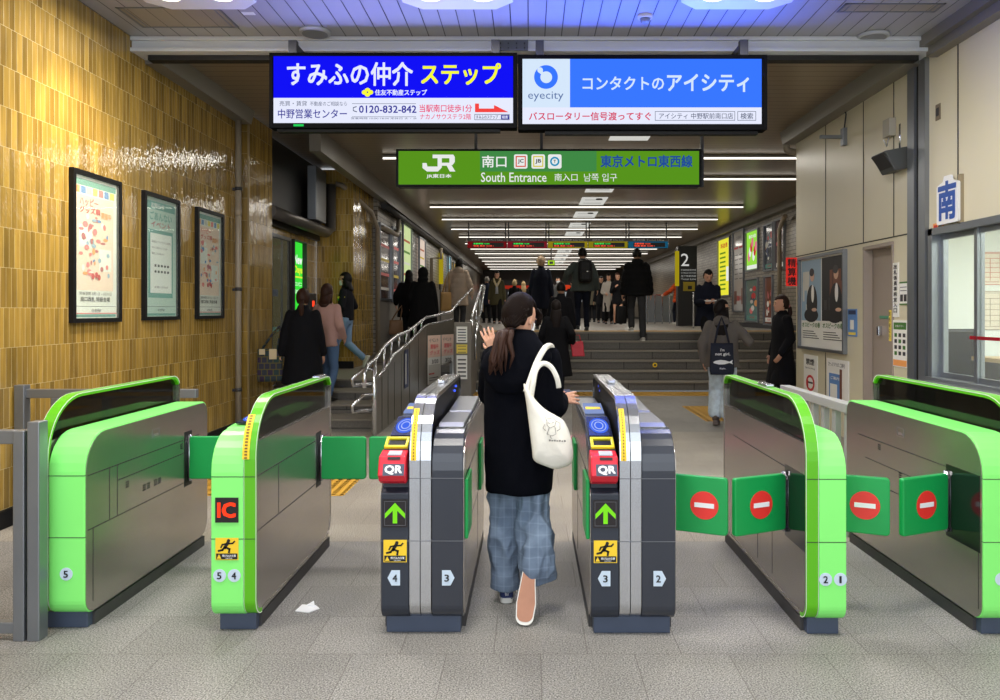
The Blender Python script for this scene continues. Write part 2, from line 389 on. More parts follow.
# aluminium jamb column
mb = MB().use(alu); mb.box(XR-.04, XR+.01, 7.0, 7.12, 0, 3.77); mb.box(XR-.04, XR+.01, 7.2, 7.33, 0, 3.77); mb.use(black).box(XR-.015, XR+.01, 7.12, 7.2, 0, 3.77)
struct('trim_7', mb)
mb = MB().use(g2); mb.box(XR-.1, XR, -.5, 6.86, 3.72, 3.8); mb.box(XR-.16, XR, -.5, 6.86, 3.8, CZ); struct('trim_8', mb)
mb = MB().use(wbrick).box(5.8, 6.0, 16.0, 46, .6, CZ-.02); mb.use(dark).box(5.77, 5.8, 16.0, 46, LZ, LZ+.12); struct('wall_right_hall', mb)
mb = MB().use(cream).box(XR+T, 6.0, 10.38, 10.5, 0, CZ); mb.use(wbrick).box(5.8, 6.0, 10.5, 16.0, 0, CZ-.02); struct('wall_right_return', mb)
mb = MB().prism([(16.0, 3.72), (46, 3.72), (46, CZ), (16, CZ)], 5.62, 5.8); struct('trim_9', mb, g2)
mb = MB().prism([(10.3, 3.6), (46, 3.6), (46, CZ), (10.3, CZ)], -2.95, -2.8); struct('trim_10', mb, g2)
struct('wall_back', MB().box(-3.4, 9, 46, 46.2, .5, CZ), M('far_wall', (70, 60, 55), .6))
# grey cover strips, tactile paving, pink floor notice
def dots(mb, x0, x1, y0, y1, z, step, r):
    y = y0+step/2
    while y < y1:
        x = x0+step/2
        while x < x1:
            mb.quad((x-r, y-r, z+.004), (x+r, y-r, z+.004), (x+r, y+r, z+.004), (x-r, y+r, z+.004)); x += step
        y += step
def bars(mb, x0, x1, y0, y1, z):
    y = y0+.03
    while y < y1-.02: mb.box(x0+.01, x1-.01, y, y+.02, z, z+.004); y += .075
tac2 = M('tactile_bumps', (226, 178, 76), .6)
for i, (x0, x1, y0, y1, z, lab) in enumerate([(-3.4, -1.48, 6.08, 6.73, 0, 'yellow tactile paving strip on the floor behind the two leftmost gates'),
        (2.33, 3.6, 10.2, 11.8, 0, 'yellow tactile paving block leading to the station office wall'), (-1.7, 5.7, 13.25, 13.85, 0, 'yellow tactile paving strip along the foot of the stairs'),
        (-.95, 5.7, 16.2, 16.8, LZ, 'yellow tactile paving strip along the top of the stairs')]):
    o = MB().box(x0, x1, y0, y1, z, z+.004).build('tactile_paving', tactile, loc=(x0, y0, z)); tag(o, lab, 'tactile paving')
    mb = MB(); dots(mb, x0, x1, y0, y1, z, .1 if i else .075, .028 if i else .02); mb.build('bump_pattern', tac2, o)
pk = thing('lane_notice', 'pink floor notice band taped across the lane beyond the two dark gates', 'floor sticker', (-.75, 8.3, 0))
MB().box(-.8, .78, 8.27, 9.05, 0, .003).build('sheet', M('pink_vinyl', (196, 110, 128), .5), pk)
pw = M('pink_white', (228, 190, 196), .5)
MB().box(-.78, .76, 8.32, 8.38, .003, .004).box(-.78, .76, 8.94, 9.0, .003, .004).build('border_line', pw, pk)
text('出 口 専 用  ⇦  出 口', pw, pk, (-.7, 8.45, .004), X, Y, 1.4, .42, .02)
# ---------------------------------------------------------------- ticket gates
GL = 1.33
def body_outline(top=.9, r=.17, ins=0):
    return rounded([(ins, .07+ins*.5, .07-ins*.4), (ins, top-ins, r-ins*.5), (GL-ins, top-ins, .07), (GL-ins, .07+ins*.5, .1)])
def fin_outline(ins=0, top=1.06):
    return rounded([(ins, .07+ins, .08-ins*.5), (ins, top-ins, .27-ins), (GL-ins, top-ins, .09-ins*.6), (GL-ins, .07+ins, .12-ins*.6)], 10)
def sh(poly, y, k=1): return [(a*k+y, b) for a, b in poly]
hexm = M('pale_number_plate', (196, 212, 228), .5); ink = M('black_ink', (18, 18, 20), .5); inkw = M('white_ink', (235, 235, 235), .5)
ledr = M('red_led', (255, 66, 36), emit=1.3); ledg = M('green_led', (128, 226, 44), emit=1.1); dispm = M('display_black', (30, 24, 26), .3)
blueled = M('blue_reader_light', (70, 110, 240), emit=1.0); padm = M('reader_pad', (28, 32, 48), .25)
def number_plate(g, cx, y, cz, s, shape):
    r = .029
    if shape == 'disc': MB().disc((cx, y, cz), (0, -1, 0), r, .002).build('number_plate', hexm, g)
    else:
        k = -1 if shape == 'left' else 1
        MB().prism([(cx-k*.022, cz-.034), (cx+k*.016, cz-.034), (cx+k*.034, cz), (cx+k*.016, cz+.034), (cx-k*.022, cz+.034)], y-.002, y, 1).build('number_plate', hexm, g)
    text(s, ink, g, (cx-(.011 if s != '1' else .006), y-.003, cz-.016), X, Z, .021 if s != '1' else .010, .032, .02)
def run_sticker(g, cx, y, z0):
    """yellow warning sticker: a running figure with flying ticket over a caution line"""
    s = MB().slab((cx-.052, y-.001, z0), X, Z, .104, .1, .0015).build('warning_sticker', yellow, g)
    mb = MB(); yy = y-.0035
    def st(pts, r):
        for a, b in zip(pts, pts[1:]):
            a = Vector((cx+a[0], yy, z0+a[1])); b = Vector((cx+b[0], yy, z0+b[1])); d = (b-a).normalized(); n = Vector((-d.z, 0, d.x))*r
            mb.quad(a-n-d*r, b-n+d*r, b+n+d*r, a+n-d*r)
    st([(.004, .078), (-.008, .058)], .007); st([(.008, .074), (.026, .076), (.034, .084)], .0035); st([(-.002, .074), (-.02, .07), (-.026, .058)], .0035)
    st([(-.006, .058), (.012, .05), (.01, .036)], .0045); st([(-.01, .058), (-.02, .046), (-.036, .042)], .0045)
    mb.disc((cx+.008, yy, z0+.088), (0, -1, 0), .0075, .001, 12); mb.build('figure', ink, s)
    MB().slab((cx-.048, y-.003, z0+.004), X, Z, .096, .026, .001).build('caption_bar', ink, s)
    mb = MB(); mb.prism([(cx-.045, z0+.007), (cx-.025, z0+.007), (cx-.035, z0+.027)], y-.005, y-.004, 1).build('triangle', yellow, s)
    text('飛び込み注意', inkw, s, (cx-.02, y-.004, z0+.015), X, Z, .062, .011, .02)
    text('CAUTION', inkw, s, (cx-.005, y-.004, z0+.007), X, Z, .03, .005, .02)
def ic_display(g, cx, y, z0):
    d = MB().slab((cx-.052, y-.001, z0), X, Z, .104, .112, .004).build('display', dispm, g)
    text('IC', ledr, d, (cx-.042, y-.006, z0+.022), X, Z, .084, .07, .05)
def arrow_display(g, cx, y, z0):
    d = MB().slab((cx-.056, y-.001, z0), X, Z, .112, .125, .004).build('display', dispm, g)
    f = MB().frame((cx-.048, y-.005, z0+.008), X, Z, .096, .109, .002, .001).build('display_border', M('display_edge', (90, 90, 96), .4), d)
    mb = MB(); yy = y-.006
    mb.quad((cx-.01, yy, z0+.018), (cx+.01, yy, z0+.018), (cx+.01, yy, z0+.085), (cx-.01, yy, z0+.085))
    for k in (-1, 1):
        mb.quad((cx, yy, z0+.11), (cx+k*.045, yy, z0+.062), (cx+k*.045, yy, z0+.04), (cx, yy, z0+.084))
    mb.build('arrow', ledg, d)
def flap(g, xs, dirx, y, z0, z1, ln, sign=False, tilt=0):
    """padded barrier flap hinged on the side face at x=xs, reaching ln towards dirx"""
    a, b = (xs+dirx*.012, xs+dirx*ln)
    lo, hi = min(a, b), max(a, b)
    mb = MB(); mb.prism(rounded([(lo, z0, .012), (lo, z1, .012), (hi, z1, .018), (hi, z0, .018)], 3), y-.014, y+.014, 1)
    f = mb.build('barrier_flap', flapg, g, bevel=.006)
    MB().cyl((xs+dirx*.01, y, z0-.01), (xs+dirx*.01, y, z1+.01), .012, 12).build('hinge', chrome, g)
    if sign:
        cx = a+(b-a)*(.62 if sign == 1 else .5); cz = (z0+z1)/2
        s = MB().disc((cx, y-.014, cz), (0, -1, 0), .066, .002, 32).build('no_entry_sign', red, f)
        MB().slab((cx-.046, y-.0165, cz-.011), X, Z, .092, .022, .001).build('bar', inkw, s)
        # swing the flap a little towards the camera side about its hinge
        hg = Vector((xs+dirx*.01, y, 0))-OFF[g.name]
        Rm = Matrix.Translation(hg) @ Matrix.Rotation(math.radians(24)*dirx*-1, 4, 'Z') @ Matrix.Translation(-hg)
        for q in [f]+list(f.children_recursive): q.data.transform(Rm)
def slots(g, xs, nx, y, items, name='panel_joint', m=None):
    mb = MB()
    for (y0, y1, z0, z1) in items: mb.box(min(xs, xs+nx*.0012), max(xs, xs+nx*.0012), y+y0, y+y1, z0, z1)
    mb.build(name, m or seam, g)
def fin_part(g, x0, x1, y, edge, side_metal, name='upper_fin'):
    o, i = sh(fin_outline(), y), sh(fin_outline(.016), y)
    f = MB().ring(o[:30], i[:30], x0, x1, False).build(name, edge, g)
    MB().ring(o[29:]+o[:1], i[29:]+i[:1], x0+.002, x1-.002, False).build('rear_edge', side_metal, g)
    e = MB()
    for xx in (x0-.0015, x1): e.ring(sh(fin_outline(-.0005), y)[:30], sh(fin_outline(.003), y)[:30], xx, xx+.0015, False)
    e.build('white_piping', M('white_piping', (226, 230, 222), .4) if 'white_piping' not in bpy.data.materials else bpy.data.materials['white_piping'], f)
    MB().prism(clip(i, .865, False), x0+.004, x1-.004).build('side_panel', side_metal, g)
    MB().prism(clip(i, .865, True), (x0+x1)/2-.006, (x0+x1)/2+.006).build('smoked_glass', smoke, g)
    return f
def green_gate(name_label, X0, X1, y, side, wide, nums, fin_side, extra):
    """X0..X1 overall; fin on fin_side (-1 left, 1 right); side: visible long face (-1 left, 1 right)"""
    g = thing('ticket_gate', name_label, 'ticket gate', ((X0+X1)/2, y, 0), 'automatic ticket gates')
    ft = .052
    fx0, fx1 = (X1-ft, X1) if fin_side > 0 else (X0, X0+ft)
    bx0, bx1 = (X0, X1-ft-.004) if fin_side > 0 else (X0+ft+.004, X1)
    out = sh(body_outline(), y)
    MB().prism(out, bx0, bx1).build('shell', mint, g, bevel=.004)
    fin_part(g, fx0, fx1, y, lime, steel)
    MB().box(X0+.02, X1-.015, y+.05, y+GL-.03, 0, .075, .004).build('plinth', plinth, g)
    MB().box(*((X1-.02, X1-.004) if side > 0 else (X0+.004, X0+.02)), y+.09, y+GL-.03, 0, .06).build('plinth_cover', plinth2, g)
    # seams on the front
    MB().box(bx0-.0005, bx1+.0005, y-.0012, y+.02, .709, .712).box(bx0-.0005, bx1+.0005, y-.0012, y+.02, .428, .431).box(fx0, fx1, y-.0012, y+.01, .709, .712).box(fx0, fx1, y-.0012, y+.01, .428, .431).build('front_joint', seam, g)
    xs = bx1 if side > 0 else bx0
    if fin_side != side:      # stainless side panel on the visible body face
        MB().prism(sh(body_outline(ins=.008), y), *((xs, xs+.004) if side > 0 else (xs-.004, xs))).build('side_panel', steel, g)
        xs += side*.004
    else:
        xs = (fx1-.004) if side > 0 else (fx0+.004)
    extra(g, xs, side, y)
    c0 = (bx0+bx1)/2
    if len(nums) == 2:
        number_plate(g, c0-.033, y-.001, .265, nums[0], 'disc'); number_plate(g, c0+.033, y-.001, .265, nums[1], 'disc')
    else: number_plate(g, c0, y-.001, .265, nums[0], 'disc')
    return g, (bx0, bx1, fx0, fx1)
def vents(g, xs, nx, y, spots):
    for (cy, cz) in spots:
        mb = MB()
        for i in range(3):
            for j in range(3):
                mb.box(min(xs, xs+nx*.0015), max(xs, xs+nx*.0015), y+cy+i*.011, y+cy+i*.011+.007, cz+j*.012, cz+j*.012+.007)
        mb.build('vent_holes', ink, g)
SA = .0025
y5, y54, y43, y32, y21, y1 = 3.50, 3.48, 3.45, 3.44, 3.43, 3.43
# far left: wide gate 5
def ex5(g, xs, nx, y):
    slots(g, xs, nx, y, [(.02, 1.2, .705, .709), (.27, 1.2, .628, .632), (.02, 1.25, .455, .459), (.20, .203, .46, .705), (.27, .273, .46, .705), (.06, .063, .12, .455)])
    slots(g, xs, nx, y, [(1.0, 1.1, .43, .75)], 'flap_slot', ink)
    flap(g, xs, nx, y+1.05, .47, .72, .285)
    vents(g, xs, nx, y, [(.35, .575), (.95, .66)])
    vents(g, xs, nx, y, [(.52+.045*k, .52) for k in range(2)]+[(.64+.045*k, .52) for k in range(2)])
    lg = MB().frame((xs+.001, y+.62, .775), Y, Z, .08, .05, .003, .001).build('maker_plate', chrome, g)
    MB().box(xs, xs+.002, y+.635, y+.685, .785, .8).build('plate_mark', chrome, g)
g5, _ = green_gate('leftmost green ticket gate numbered 5, steel sided with a smoked glass fin', -2.245, -2.025, y5, 1, True, ['5'], -1, ex5)
def ex54(g, xs, nx, y):
    slots(g, xs, nx, y, [(.02, .33, .705, .709), (.33, 1.25, .705, .709), (.02, 1.25, .455, .459), (.33, .334, .46, .705)])
    slots(g, xs, nx, y, [(1.0, 1.1, .43, .75)], 'flap_slot', ink)
    flap(g, xs+.004, nx, y+1.06, .47, .72, .275); flap(g, -1.442, -1, y+1.06, .47, .72, .275)
g54, b = green_gate('slim green ticket gate with red IC display and plates 5 and 4', -1.442, -1.24, y54, 1, False, ['5', '4'], 1, ex54)
cx = (b[0]+b[1])/2
ic_display(g54, cx, y54, .505); run_sticker(g54, cx, y54, .335)
def fin_sticker(g, x0, x1, y, z0=.7, z1=1.0):
    """yellow warning strip following the curved front of the fin"""
    o = fin_outline(-.002)
    pts = [p for p in o if p[0] < .3 and z0 <= p[1] <= z1]
    pts = [(p0, p1) for p0, p1 in pts]
    pts = sorted(set(pts), key=lambda p: p[1])
    mb = MB()
    for (a, b_) in zip(pts, pts[1:]):
        mb.quad((x0, y+a[0], a[1]), (x1, y+a[0], a[1]), (x1, y+b_[0], b_[1]), (x0, y+b_[0], b_[1]))
    s = mb.build('warning_strip', yellow, g)
    mk = MB()
    for (a, b_) in zip(pts, pts[1:]):
        A = Vector((0, y+a[0]-.002, a[1])); B = Vector((0, y+b_[0]-.002, b_[1])); n = max(1, int((B-A).length/.011))
        for k in range(n):
            p = A.lerp(B, (k+.2)/n); q = A.lerp(B, (k+.7)/n)
            mk.quad((x0+.009, p.y, p.z), (x1-.009, p.y, p.z), (x1-.01, q.y, q.z), (x0+.01, q.y, q.z))
    mk.build('strip_characters', M('strip_ink', (110, 84, 30), .5) if 'strip_ink' not in bpy.data.materials else bpy.data.materials['strip_ink'], s)
fin_sticker(g54, -1.3, -1.268, y54)
# reader pad on top of the slim green gate
def ic_pad(g, cx, w, y0, z0, y1, z1):
    d = Vector((0, y1-y0, z1-z0)); V = d.normalized(); n = X.cross(V)
    o = Vector((cx-w/2, y0, z0))
    p = MB().slab(o-n*.004, X, V, w, d.length, .008).build('card_reader', padm, g)
    c = o+X*w/2+d/2+n*.004
    def ell(mb, rx, ry, r2, lift):
        A = [mb.b.verts.new(c+X*math.cos(a)*rx+V*math.sin(a)*ry+n*lift) for a in [2*PI*k/32 for k in range(32)]]
        if r2 == 0: mb._f(A)
        else:
            B = [mb.b.verts.new(c+X*math.cos(a)*rx*r2+V*math.sin(a)*ry*r2+n*lift) for a in [2*PI*k/32 for k in range(32)]]
            for k in range(32): mb._f([A[k], A[(k+1) % 32], B[(k+1) % 32], B[k]])
    mb = MB(); ell(mb, w*.42, d.length*.4, 0, .001); mb.build('reader_light', blueled, p)
    mb = MB(); ell(mb, w*.33, d.length*.31, .9, .002); ell(mb, w*.2, d.length*.2, .8, .002); mb.build('reader_ring', M('reader_ring', (190, 205, 250), emit=1) if 'reader_ring' not in bpy.data.materials else bpy.data.materials['reader_ring'], p)
MB().prism([(y54+.1, .87), (y54+.16, .91), (y54+.5, .935), (y54+.6, .89)], b[0]+.01, b[1]-.005).build('reader_housing', mint, g54, bevel=.006)
ic_pad(g54, cx+.005, .085, y54+.2, .925, y54+.42, .94)
# dark gates
def dark_gate(label, X0, XM0, XM1, X1, y, nums, sgn):
    g = thing('ticket_gate', label, 'ticket gate', ((X0+X1)/2, y, 0), 'automatic ticket gates')
    def chain(p): return [(a+y, b_) for a, b_ in p]
    # lane side with readers (left body)
    L = rounded([(0, .07, .07), (0, .645, .01), (.045, .66, .005), (.045, .76, .01), (.2, .845, .03), (.45, .915, .06), (GL, .915, .07), (GL, .07, .1)])
    MB().prism(chain(L), X0, XM0-.003).build('reader_body', navy, g, bevel=.004)
    R = rounded([(0, .07, .07), (0, .915, .17), (GL, .915, .07), (GL, .07, .1)])
    MB().prism(chain(R), XM1+.003, X1).build('hood_body', M('slate_gloss', (44, 48, 58), .25, coat=.3) if 'slate_gloss' not in bpy.data.materials else bpy.data.materials['slate_gloss'], g, bevel=.004)
    topm = bpy.data.materials.get('grey_top') or M('grey_top', (118, 120, 126), .3, .5)
    MB().prism(chain([(.17, .9155), (.6, .9155), (.6, .93), (.22, .93)]), XM1+.012, X1-.01).prism(chain([(.62, .9155), (1.26, .9155), (1.22, .945), (.66, .93)]), XM1+.012, X1-.01).build('top_cover', topm, g, bevel=.005)
    MB().prism(chain([(.52, .916), (1.25, .916), (1.2, .935), (.56, .925)]), X0+.01, XM0-.01).build('top_cover', topm, g, bevel=.004)
    # silver fin in two strips
    mid = (XM0+XM1)/2; o, i = sh(fin_outline(), y), sh(fin_outline(.02), y)
    MB().ring(o, i, XM0, mid-.002).build('silver_fin', chrome, g); MB().ring(o, i, mid+.002, XM1).build('silver_fin', chrome, g)
    MB().ring(sh(fin_outline(.006), y), i, mid-.002, mid+.002).build('fin_gap', ink, g)
    MB().prism(i, XM0+.01, XM1-.01).build('fin_core', black, g)
    for xx, s_ in ((X0, -1), (X1, 1)):
        MB().prism(sh(rounded([(.012, .08, .06), (.012, .64 if s_ < 0 else .86, .02 if s_ < 0 else .13), (.3, .86, .05) if s_ < 0 else (.31, .9, .01), (GL-.01, .9, .06), (GL-.01, .08, .1)]), y), *((xx-.004, xx) if s_ < 0 else (xx, xx+.004))).build('side_panel', steel, g)
        slots(g, xx+s_*.004, s_, y, [(.02, 1.25, .70, .704), (.02, 1.25, .43, .434), (.32, .323, .43, .70), (.9, .903, .12, .43)])
    MB().box(X0+.015, X1-.015, y+.05, y+GL-.03, 0, .075, .004).build('plinth', plinth, g)
    MB().box(X0-.002, X0+.015, y+.12, y+GL-.02, 0, .06).box(X1-.015, X1+.002, y+.12, y+GL-.02, 0, .06).build('plinth_cover', plinth2, g)
    MB().box(X0-.0005, XM0, y-.0012, y+.02, .428, .431).box(XM0, X1+.0005, y-.0012, y+.02, .709, .712).box(XM1, X1+.0005, y-.0012, y+.02, .428, .431).box(XM0, XM1, y-.0012, y+.01, .428, .431).build('front_joint', bpy.data.materials.get('grey_joint') or M('grey_joint', (96, 98, 104), .5), g)
    cx = (X0+XM0)/2
    arrow_display(g, cx, y, .492); run_sticker(g, cx, y, .335)
    number_plate(g, cx, y-.001, .265, nums[0], 'left'); number_plate(g, (XM1+X1)/2, y-.001, .265, nums[1], 'right')
    # QR reader
    q = MB()
    q.prism([(y-.035, .705), (y-.06, .735), (y-.025, .815), (y+.06, .83), (y+.1, .78), (y+.1, .69), (y-.0, .688)], X0-.004, XM0-.012)
    q = q.build('qr_reader', redd, g, bevel=.006)
    U = X; V = Vector((0, .035, .08)).normalized(); nn = X.cross(V)
    o = Vector((cx-.042, y-.058, .738))+nn*.0015
    lp = MB().slab(o-nn*.001+V*-.004+X*-.004, X, V, .094, .052, .0015).build('label_plate', bpy.data.materials.get('qr_grey') or M('qr_grey', (70, 74, 92), .4), q)
    text('QR', inkw, lp, o+X*.004+nn*.001, X, V, .078, .042, .05)
    MB().slab(Vector((cx-.03, y-.022, .817)), X, Vector((0, 1, .18)).normalized(), .06, .05, .004).build('scan_window', bpy.data.materials.get('scan_win') or M('scan_win', (190, 192, 200), .2), q)
    MB().slab(Vector((cx-.028, y-.034, .80)), X, V, .056, .012, .002).build('instruction_label', ink, q)
    # ticket slot with yellow surround
    yb = bpy.data.materials.get('slot_yellow') or M('slot_yellow', (226, 212, 40), .35)
    o = Vector((X0+.004, y+.055, .832)); V2 = Vector((0, 1, .42)).normalized()
    MB().box(X0+.006, XM0-.012, y+.05, y+.2, .8, .832).build('slot_housing', navy, g)
    MB().frame(o, X, V2, XM0-X0-.02, .085, .014, .014).build('ticket_slot_surround', yb, g, bevel=.003)
    MB().slab(o+X*.02+V2*.02, X, V2, XM0-X0-.06, .045, .006).build('ticket_slot', black, g)
    ic_pad(g, cx-.002, (XM0-X0)*.86, y+.2, .868, y+.42, .927)
    d = MB().slab(Vector((X0+.012, y+.54, .93)), X, Vector((0, 1, .12)), XM0-X0-.03, .2, .006).build('guidance_display', bpy.data.materials.get('guid') or M('guid', (150, 170, 225), emit=.8), g)
    MB().slab(Vector((X0+.02, y+.6, .9445)), X, Vector((0, 1, .12)), XM0-X0-.05, .05, .001).build('display_line', yellow, d)
    fin_sticker(g, XM0+.006, XM0+.03, y, .7, 1.03)
    # folded flaps along the open lane are added by the caller
    return g
GL = 1.5
g43 = dark_gate('dark ticket gate with red QR reader and plates 4 and 3', -.668, -.540, -.444, -.300, y43, ['4', '3'], 1)
g32 = dark_gate('dark ticket gate with red QR reader and plates 3 and 2', .273, .401, .497, .650, y32, ['3', '2'], 1)
def folded(g, x, s_, y):
    for (a, b_) in ((.03, .27), (.98, 1.2)):
        MB().box(min(x, x+s_*.016), max(x, x+s_*.016), y+a, y+b_, .43, .70, .005).build('barrier_flap', flapg, g)
folded(g43, -.296, 1, y43); folded(g32, .269, -1, y32)
flap(g43, -.672, -1, y43+1.09, .47, .72, .275)
flap(g32, .654, 1, y32+.27, .41, .68, .295, 1)
def recess(g, xs, nx, y):
    mb = MB(); mb.box(min(xs, xs+nx*.0015), max(xs, xs+nx*.0015), y+.02, y+.30, .375, .72); mb.build('flap_recess', M('recess_glass', (24, 26, 28), .12) if 'recess_glass' not in bpy.data.materials else bpy.data.materials['recess_glass'], g)
GL = 1.48
def ex21(g, xs, nx, y):
    slots(g, xs, nx, y, [(.02, 1.25, .705, .709), (.02, 1.25, .43, .434), (.5, .503, .12, .43), (.75, .753, .12, .43)])
    recess(g, xs, nx, y); flap(g, xs, nx, y+.28, .41, .68, .315, 2); flap(g, 1.41, 1, y+.28, .41, .68, .295, 1)
g21, b = green_gate('green ticket gate with plates 2 and 1, steel side towards the centre', 1.232, 1.41, y21, -1, False, ['2', '1'], -1, ex21)
def ex1(g, xs, nx, y):
    slots(g, xs, nx, y, [(.28, 1.3, .705, .709), (.02, 1.25, .455, .459), (.28, 1.2, .58, .584), (.03, .033, .12, .40)])
    recess(g, xs, nx, y); flap(g, xs, nx, y+.28, .41, .68, .315, 2)
    vents(g, xs, nx, y, [(.75, .55), (1.0, .66)])
    MB().frame((xs-.001, y+.80, .775), -Y, Z, .08, .05, .003, .001).build('maker_plate', chrome, g)
    MB().box(xs-.002, xs, y+.735, y+.785, .785, .8).build('plate_mark', chrome, g)
g1, _ = green_gate('rightmost green ticket gate numbered 1, cut by the picture edge', 2.02, 2.235, y1, -1, True, ['1'], 1, ex1)
# small display on top of the fins
for g, x, yy in ((g54, -1.262, y54+1.05), (g21, 1.258, y21+.6), (g43, -.49, y43+.8), (g32, .45, y32+.8)):
    MB().box(x-.022, x+.022, yy, yy+.16, 1.06, 1.076, .006).build('top_sensor', chrome, g)
for g, x in ((g43, -.45), (g32, .42)):
    MB().disc((x, 4.55, .99), (1 if x < 0 else -1, 0, 0), .006, .01).disc((x, 4.62, 1.01), (1 if x < 0 else -1, 0, 0), .006, .01).build('status_light', M('status_blue', (60, 90, 255), emit=2), g)

# ---------------------------------------------------------------- fences beside the gates
def fence(label, name, bars_, posts, m, loc):
    t = thing(name, label, 'fence', loc)
    for b_ in bars_: MB().box(*b_, .004).build('rail', m, t)
    for b_ in posts: MB().box(*b_, .004).build('post', m, t)
fence('grey metal fence with square posts at the left picture edge beside gate 5', 'metal_fence', [(-3.5, -2.285, 3.41, 3.455, .87, .93), (-3.5, -2.285, 3.41, 3.45, .03, .08)],
      [(-2.285, -2.235, 3.40, 3.46, 0, .93), (-2.222, -2.168, 3.40, 3.465, 0, .97)], alu, (-2.8, 3.43, 0))
fence('grey metal fence along the tiled wall behind gate 5', 'metal_fence', [(-3.5, -2.3, 5.3, 5.345, .86, .92), (-3.5, -2.3, 5.3, 5.34, .05, .1)],
      [(-3.54, -3.47, 5.28, 5.35, 0, .95), (-3.3, -3.25, 5.3, 5.34, .1, .86), (-2.95, -2.9, 5.3, 5.34, 0, .86), (-2.5, -2.45, 5.3, 5.34, 0, .86)], alu, (-2.9, 5.3, 0))
fm = M('pale_grey_paint', (160, 160, 158), .45)
fence('pale grey metal fence between the second gate from the right and the station office', 'metal_fence', [(2.03, 2.11, 4.95, 6.25, .80, .86), (2.04, 2.1, 4.95, 6.25, .05, .1)],
      [(2.05, 2.09, 4.97+k*.2, 5.03+k*.2, .1 if k not in (0, 6) else 0, .8) for k in range(7)], fm, (2.07, 5.5, 0))
lt = thing('litter', 'small torn scrap of white paper on the floor beside the slim green gate', 'litter', (-1.1, 3.78, 0))
mb = MB(); mb.prism([(-1.14, 3.74), (-1.07, 3.72), (-1.03, 3.77), (-1.06, 3.81), (-1.13, 3.82)], .001, .005, 2); mb.build('scrap', inkw, lt)
MB().prism([(-1.1, 3.8), (-1.06, 3.79), (-1.08, 3.85)], .001, .012, 2).build('folded_corner', inkw, lt)
# ---------------------------------------------------------------- screens under the beam
def pbox(parent, px0, py0, px1, py1, d, mat, name, t=.001, lift=0):
    a = at(px0, py1, d-lift); b = at(px1, py0, d-lift)
    return MB().box(a.x, b.x, d-lift-t, d-lift, a.z, b.z).build(name, mat, parent)
def ptext(parent, s, px0, py0, px1, py1, d, mat, bold=0, name='lettering'):
    a = at(px0, py1, d); b = at(px1, py0, d)
    return text(s, mat, parent, a, X, Z, b.x-a.x, b.z-a.z, bold, name)
D = 6.55
def E(name, col, s=1.0): return M(name, col, emit=s, rough=.4)
eblue = E('screen_blue', (16, 16, 232), 1.15); ewht = E('screen_white', (232, 236, 255), 1.0); eyel = E('screen_yellow', (250, 250, 60)); ered = E('screen_red', (246, 70, 66)); epink = E('screen_pink', (236, 60, 110))
enavy = E('screen_navy', (40, 40, 150)); elb = E('screen_light_blue', (52, 110, 250), 1.2); egrey = E('screen_grey_ink', (70, 80, 110)); ewt = E('screen_pale', (214, 232, 252), 1.0)
def housing(t, x0, x1, y0, y1):
    a = at(x0, y1, D); b = at(x1, y0, D)
    MB().box(a.x, b.x, D+.002, D+.12, a.z, b.z, .008).build('housing', bezel, t)
    MB().frame((a.x, D+.003, a.z), X, Z, b.x-a.x, b.z-a.z, .028, .012).build('bezel', bezel, t)
    MB().box(a.x+.15, a.x+.22, D+.03, D+.09, b.z, 3.775).box(b.x-.22, b.x-.15, D+.03, D+.09, b.z, 3.78).box(a.x+.15, a.x+.22, D+.08, 6.951, 3.70, 3.75).box(b.x-.22, b.x-.15, D+.08, 6.951, 3.70, 3.75).build('mounting_bracket', dark, t)
t = thing('advertising_screen', 'wide blue advertising screen with white and yellow Japanese lettering hung under the beam', 'screen', at(393, 128, D))
housing(t, 269.5, 517, 53, 128)
MB().box(*[v for v in (at(276, 0, D).x, at(500, 0, D).x)], D+.03, D+.1, at(0, 131, D).z, at(0, 128, D).z).build('rear_box', black, t)
pbox(t, 286+8, 124.6, 304, 126.6, D, E('status_green', (40, 210, 90)), 'status_light', .016, 0)
d = D-.0045
pbox(t, 273.6, 56, 513, 98, D, eblue, 'screen_panel', .003); pbox(t, 273.6, 98, 513, 123, D, ewht, 'screen_panel', .003)
ptext(t, 'すみふの仲介', 287, 62, 413, 86, d, ewht, .028); ptext(t, 'ステップ', 421, 63, 501, 85, d, eyel, .032)
ptext(t, '住友不動産ステップ', 375, 89.5, 427, 95.5, d, ewht, .03)
mb = MB(); c = at(367.5, 92.3, d-.001)
for dx, dz in ((-.026, 0), (.026, 0), (0, .018), (0, -.018)): mb.ball((c.x+dx, c.y, c.z+dz), .024, (1, .05, .85), 2)
mb.build('emblem', eyel, t); MB().disc((c.x, c.y-.002, c.z), (0, -1, 0), .006).build('emblem_centre', enavy, t)
ptext(t, '売買・賃貸', 279.5, 101, 307, 106, d, egrey); ptext(t, '不動産のご相談なら', 310, 101.5, 347, 106, d, egrey)
ptext(t, '中野営業センター', 278, 109, 347, 118.5, d, enavy, .012); ptext(t, '0120-832-842', 359, 105.5, 416.5, 113, d, enavy, .02)
mb = MB(); c = at(354, 109, d-.001)
mb.tube([c+Vector((.022, 0, .02)), c+Vector((-.006, 0, .012)), c+Vector((-.006, 0, -.014)), c+Vector((.024, 0, -.024))], .004, 6); mb.build('telephone_mark', egrey, t)
for yy in (103.5, 116.6): pbox(t, 352, yy, 416, yy+.4, D, egrey, 'rule', .001, .004)
ptext(t, '営業時間 10:00-18:00 定休日 火・水', 351, 117.4, 417, 119.4, d, egrey)
ptext(t, '当駅南口徒歩1分', 419.5, 104.5, 472, 112.3, d, epink, .015); ptext(t, 'ナカノサウステラ2階', 420, 113.8, 471, 119.6, d, epink, .01)
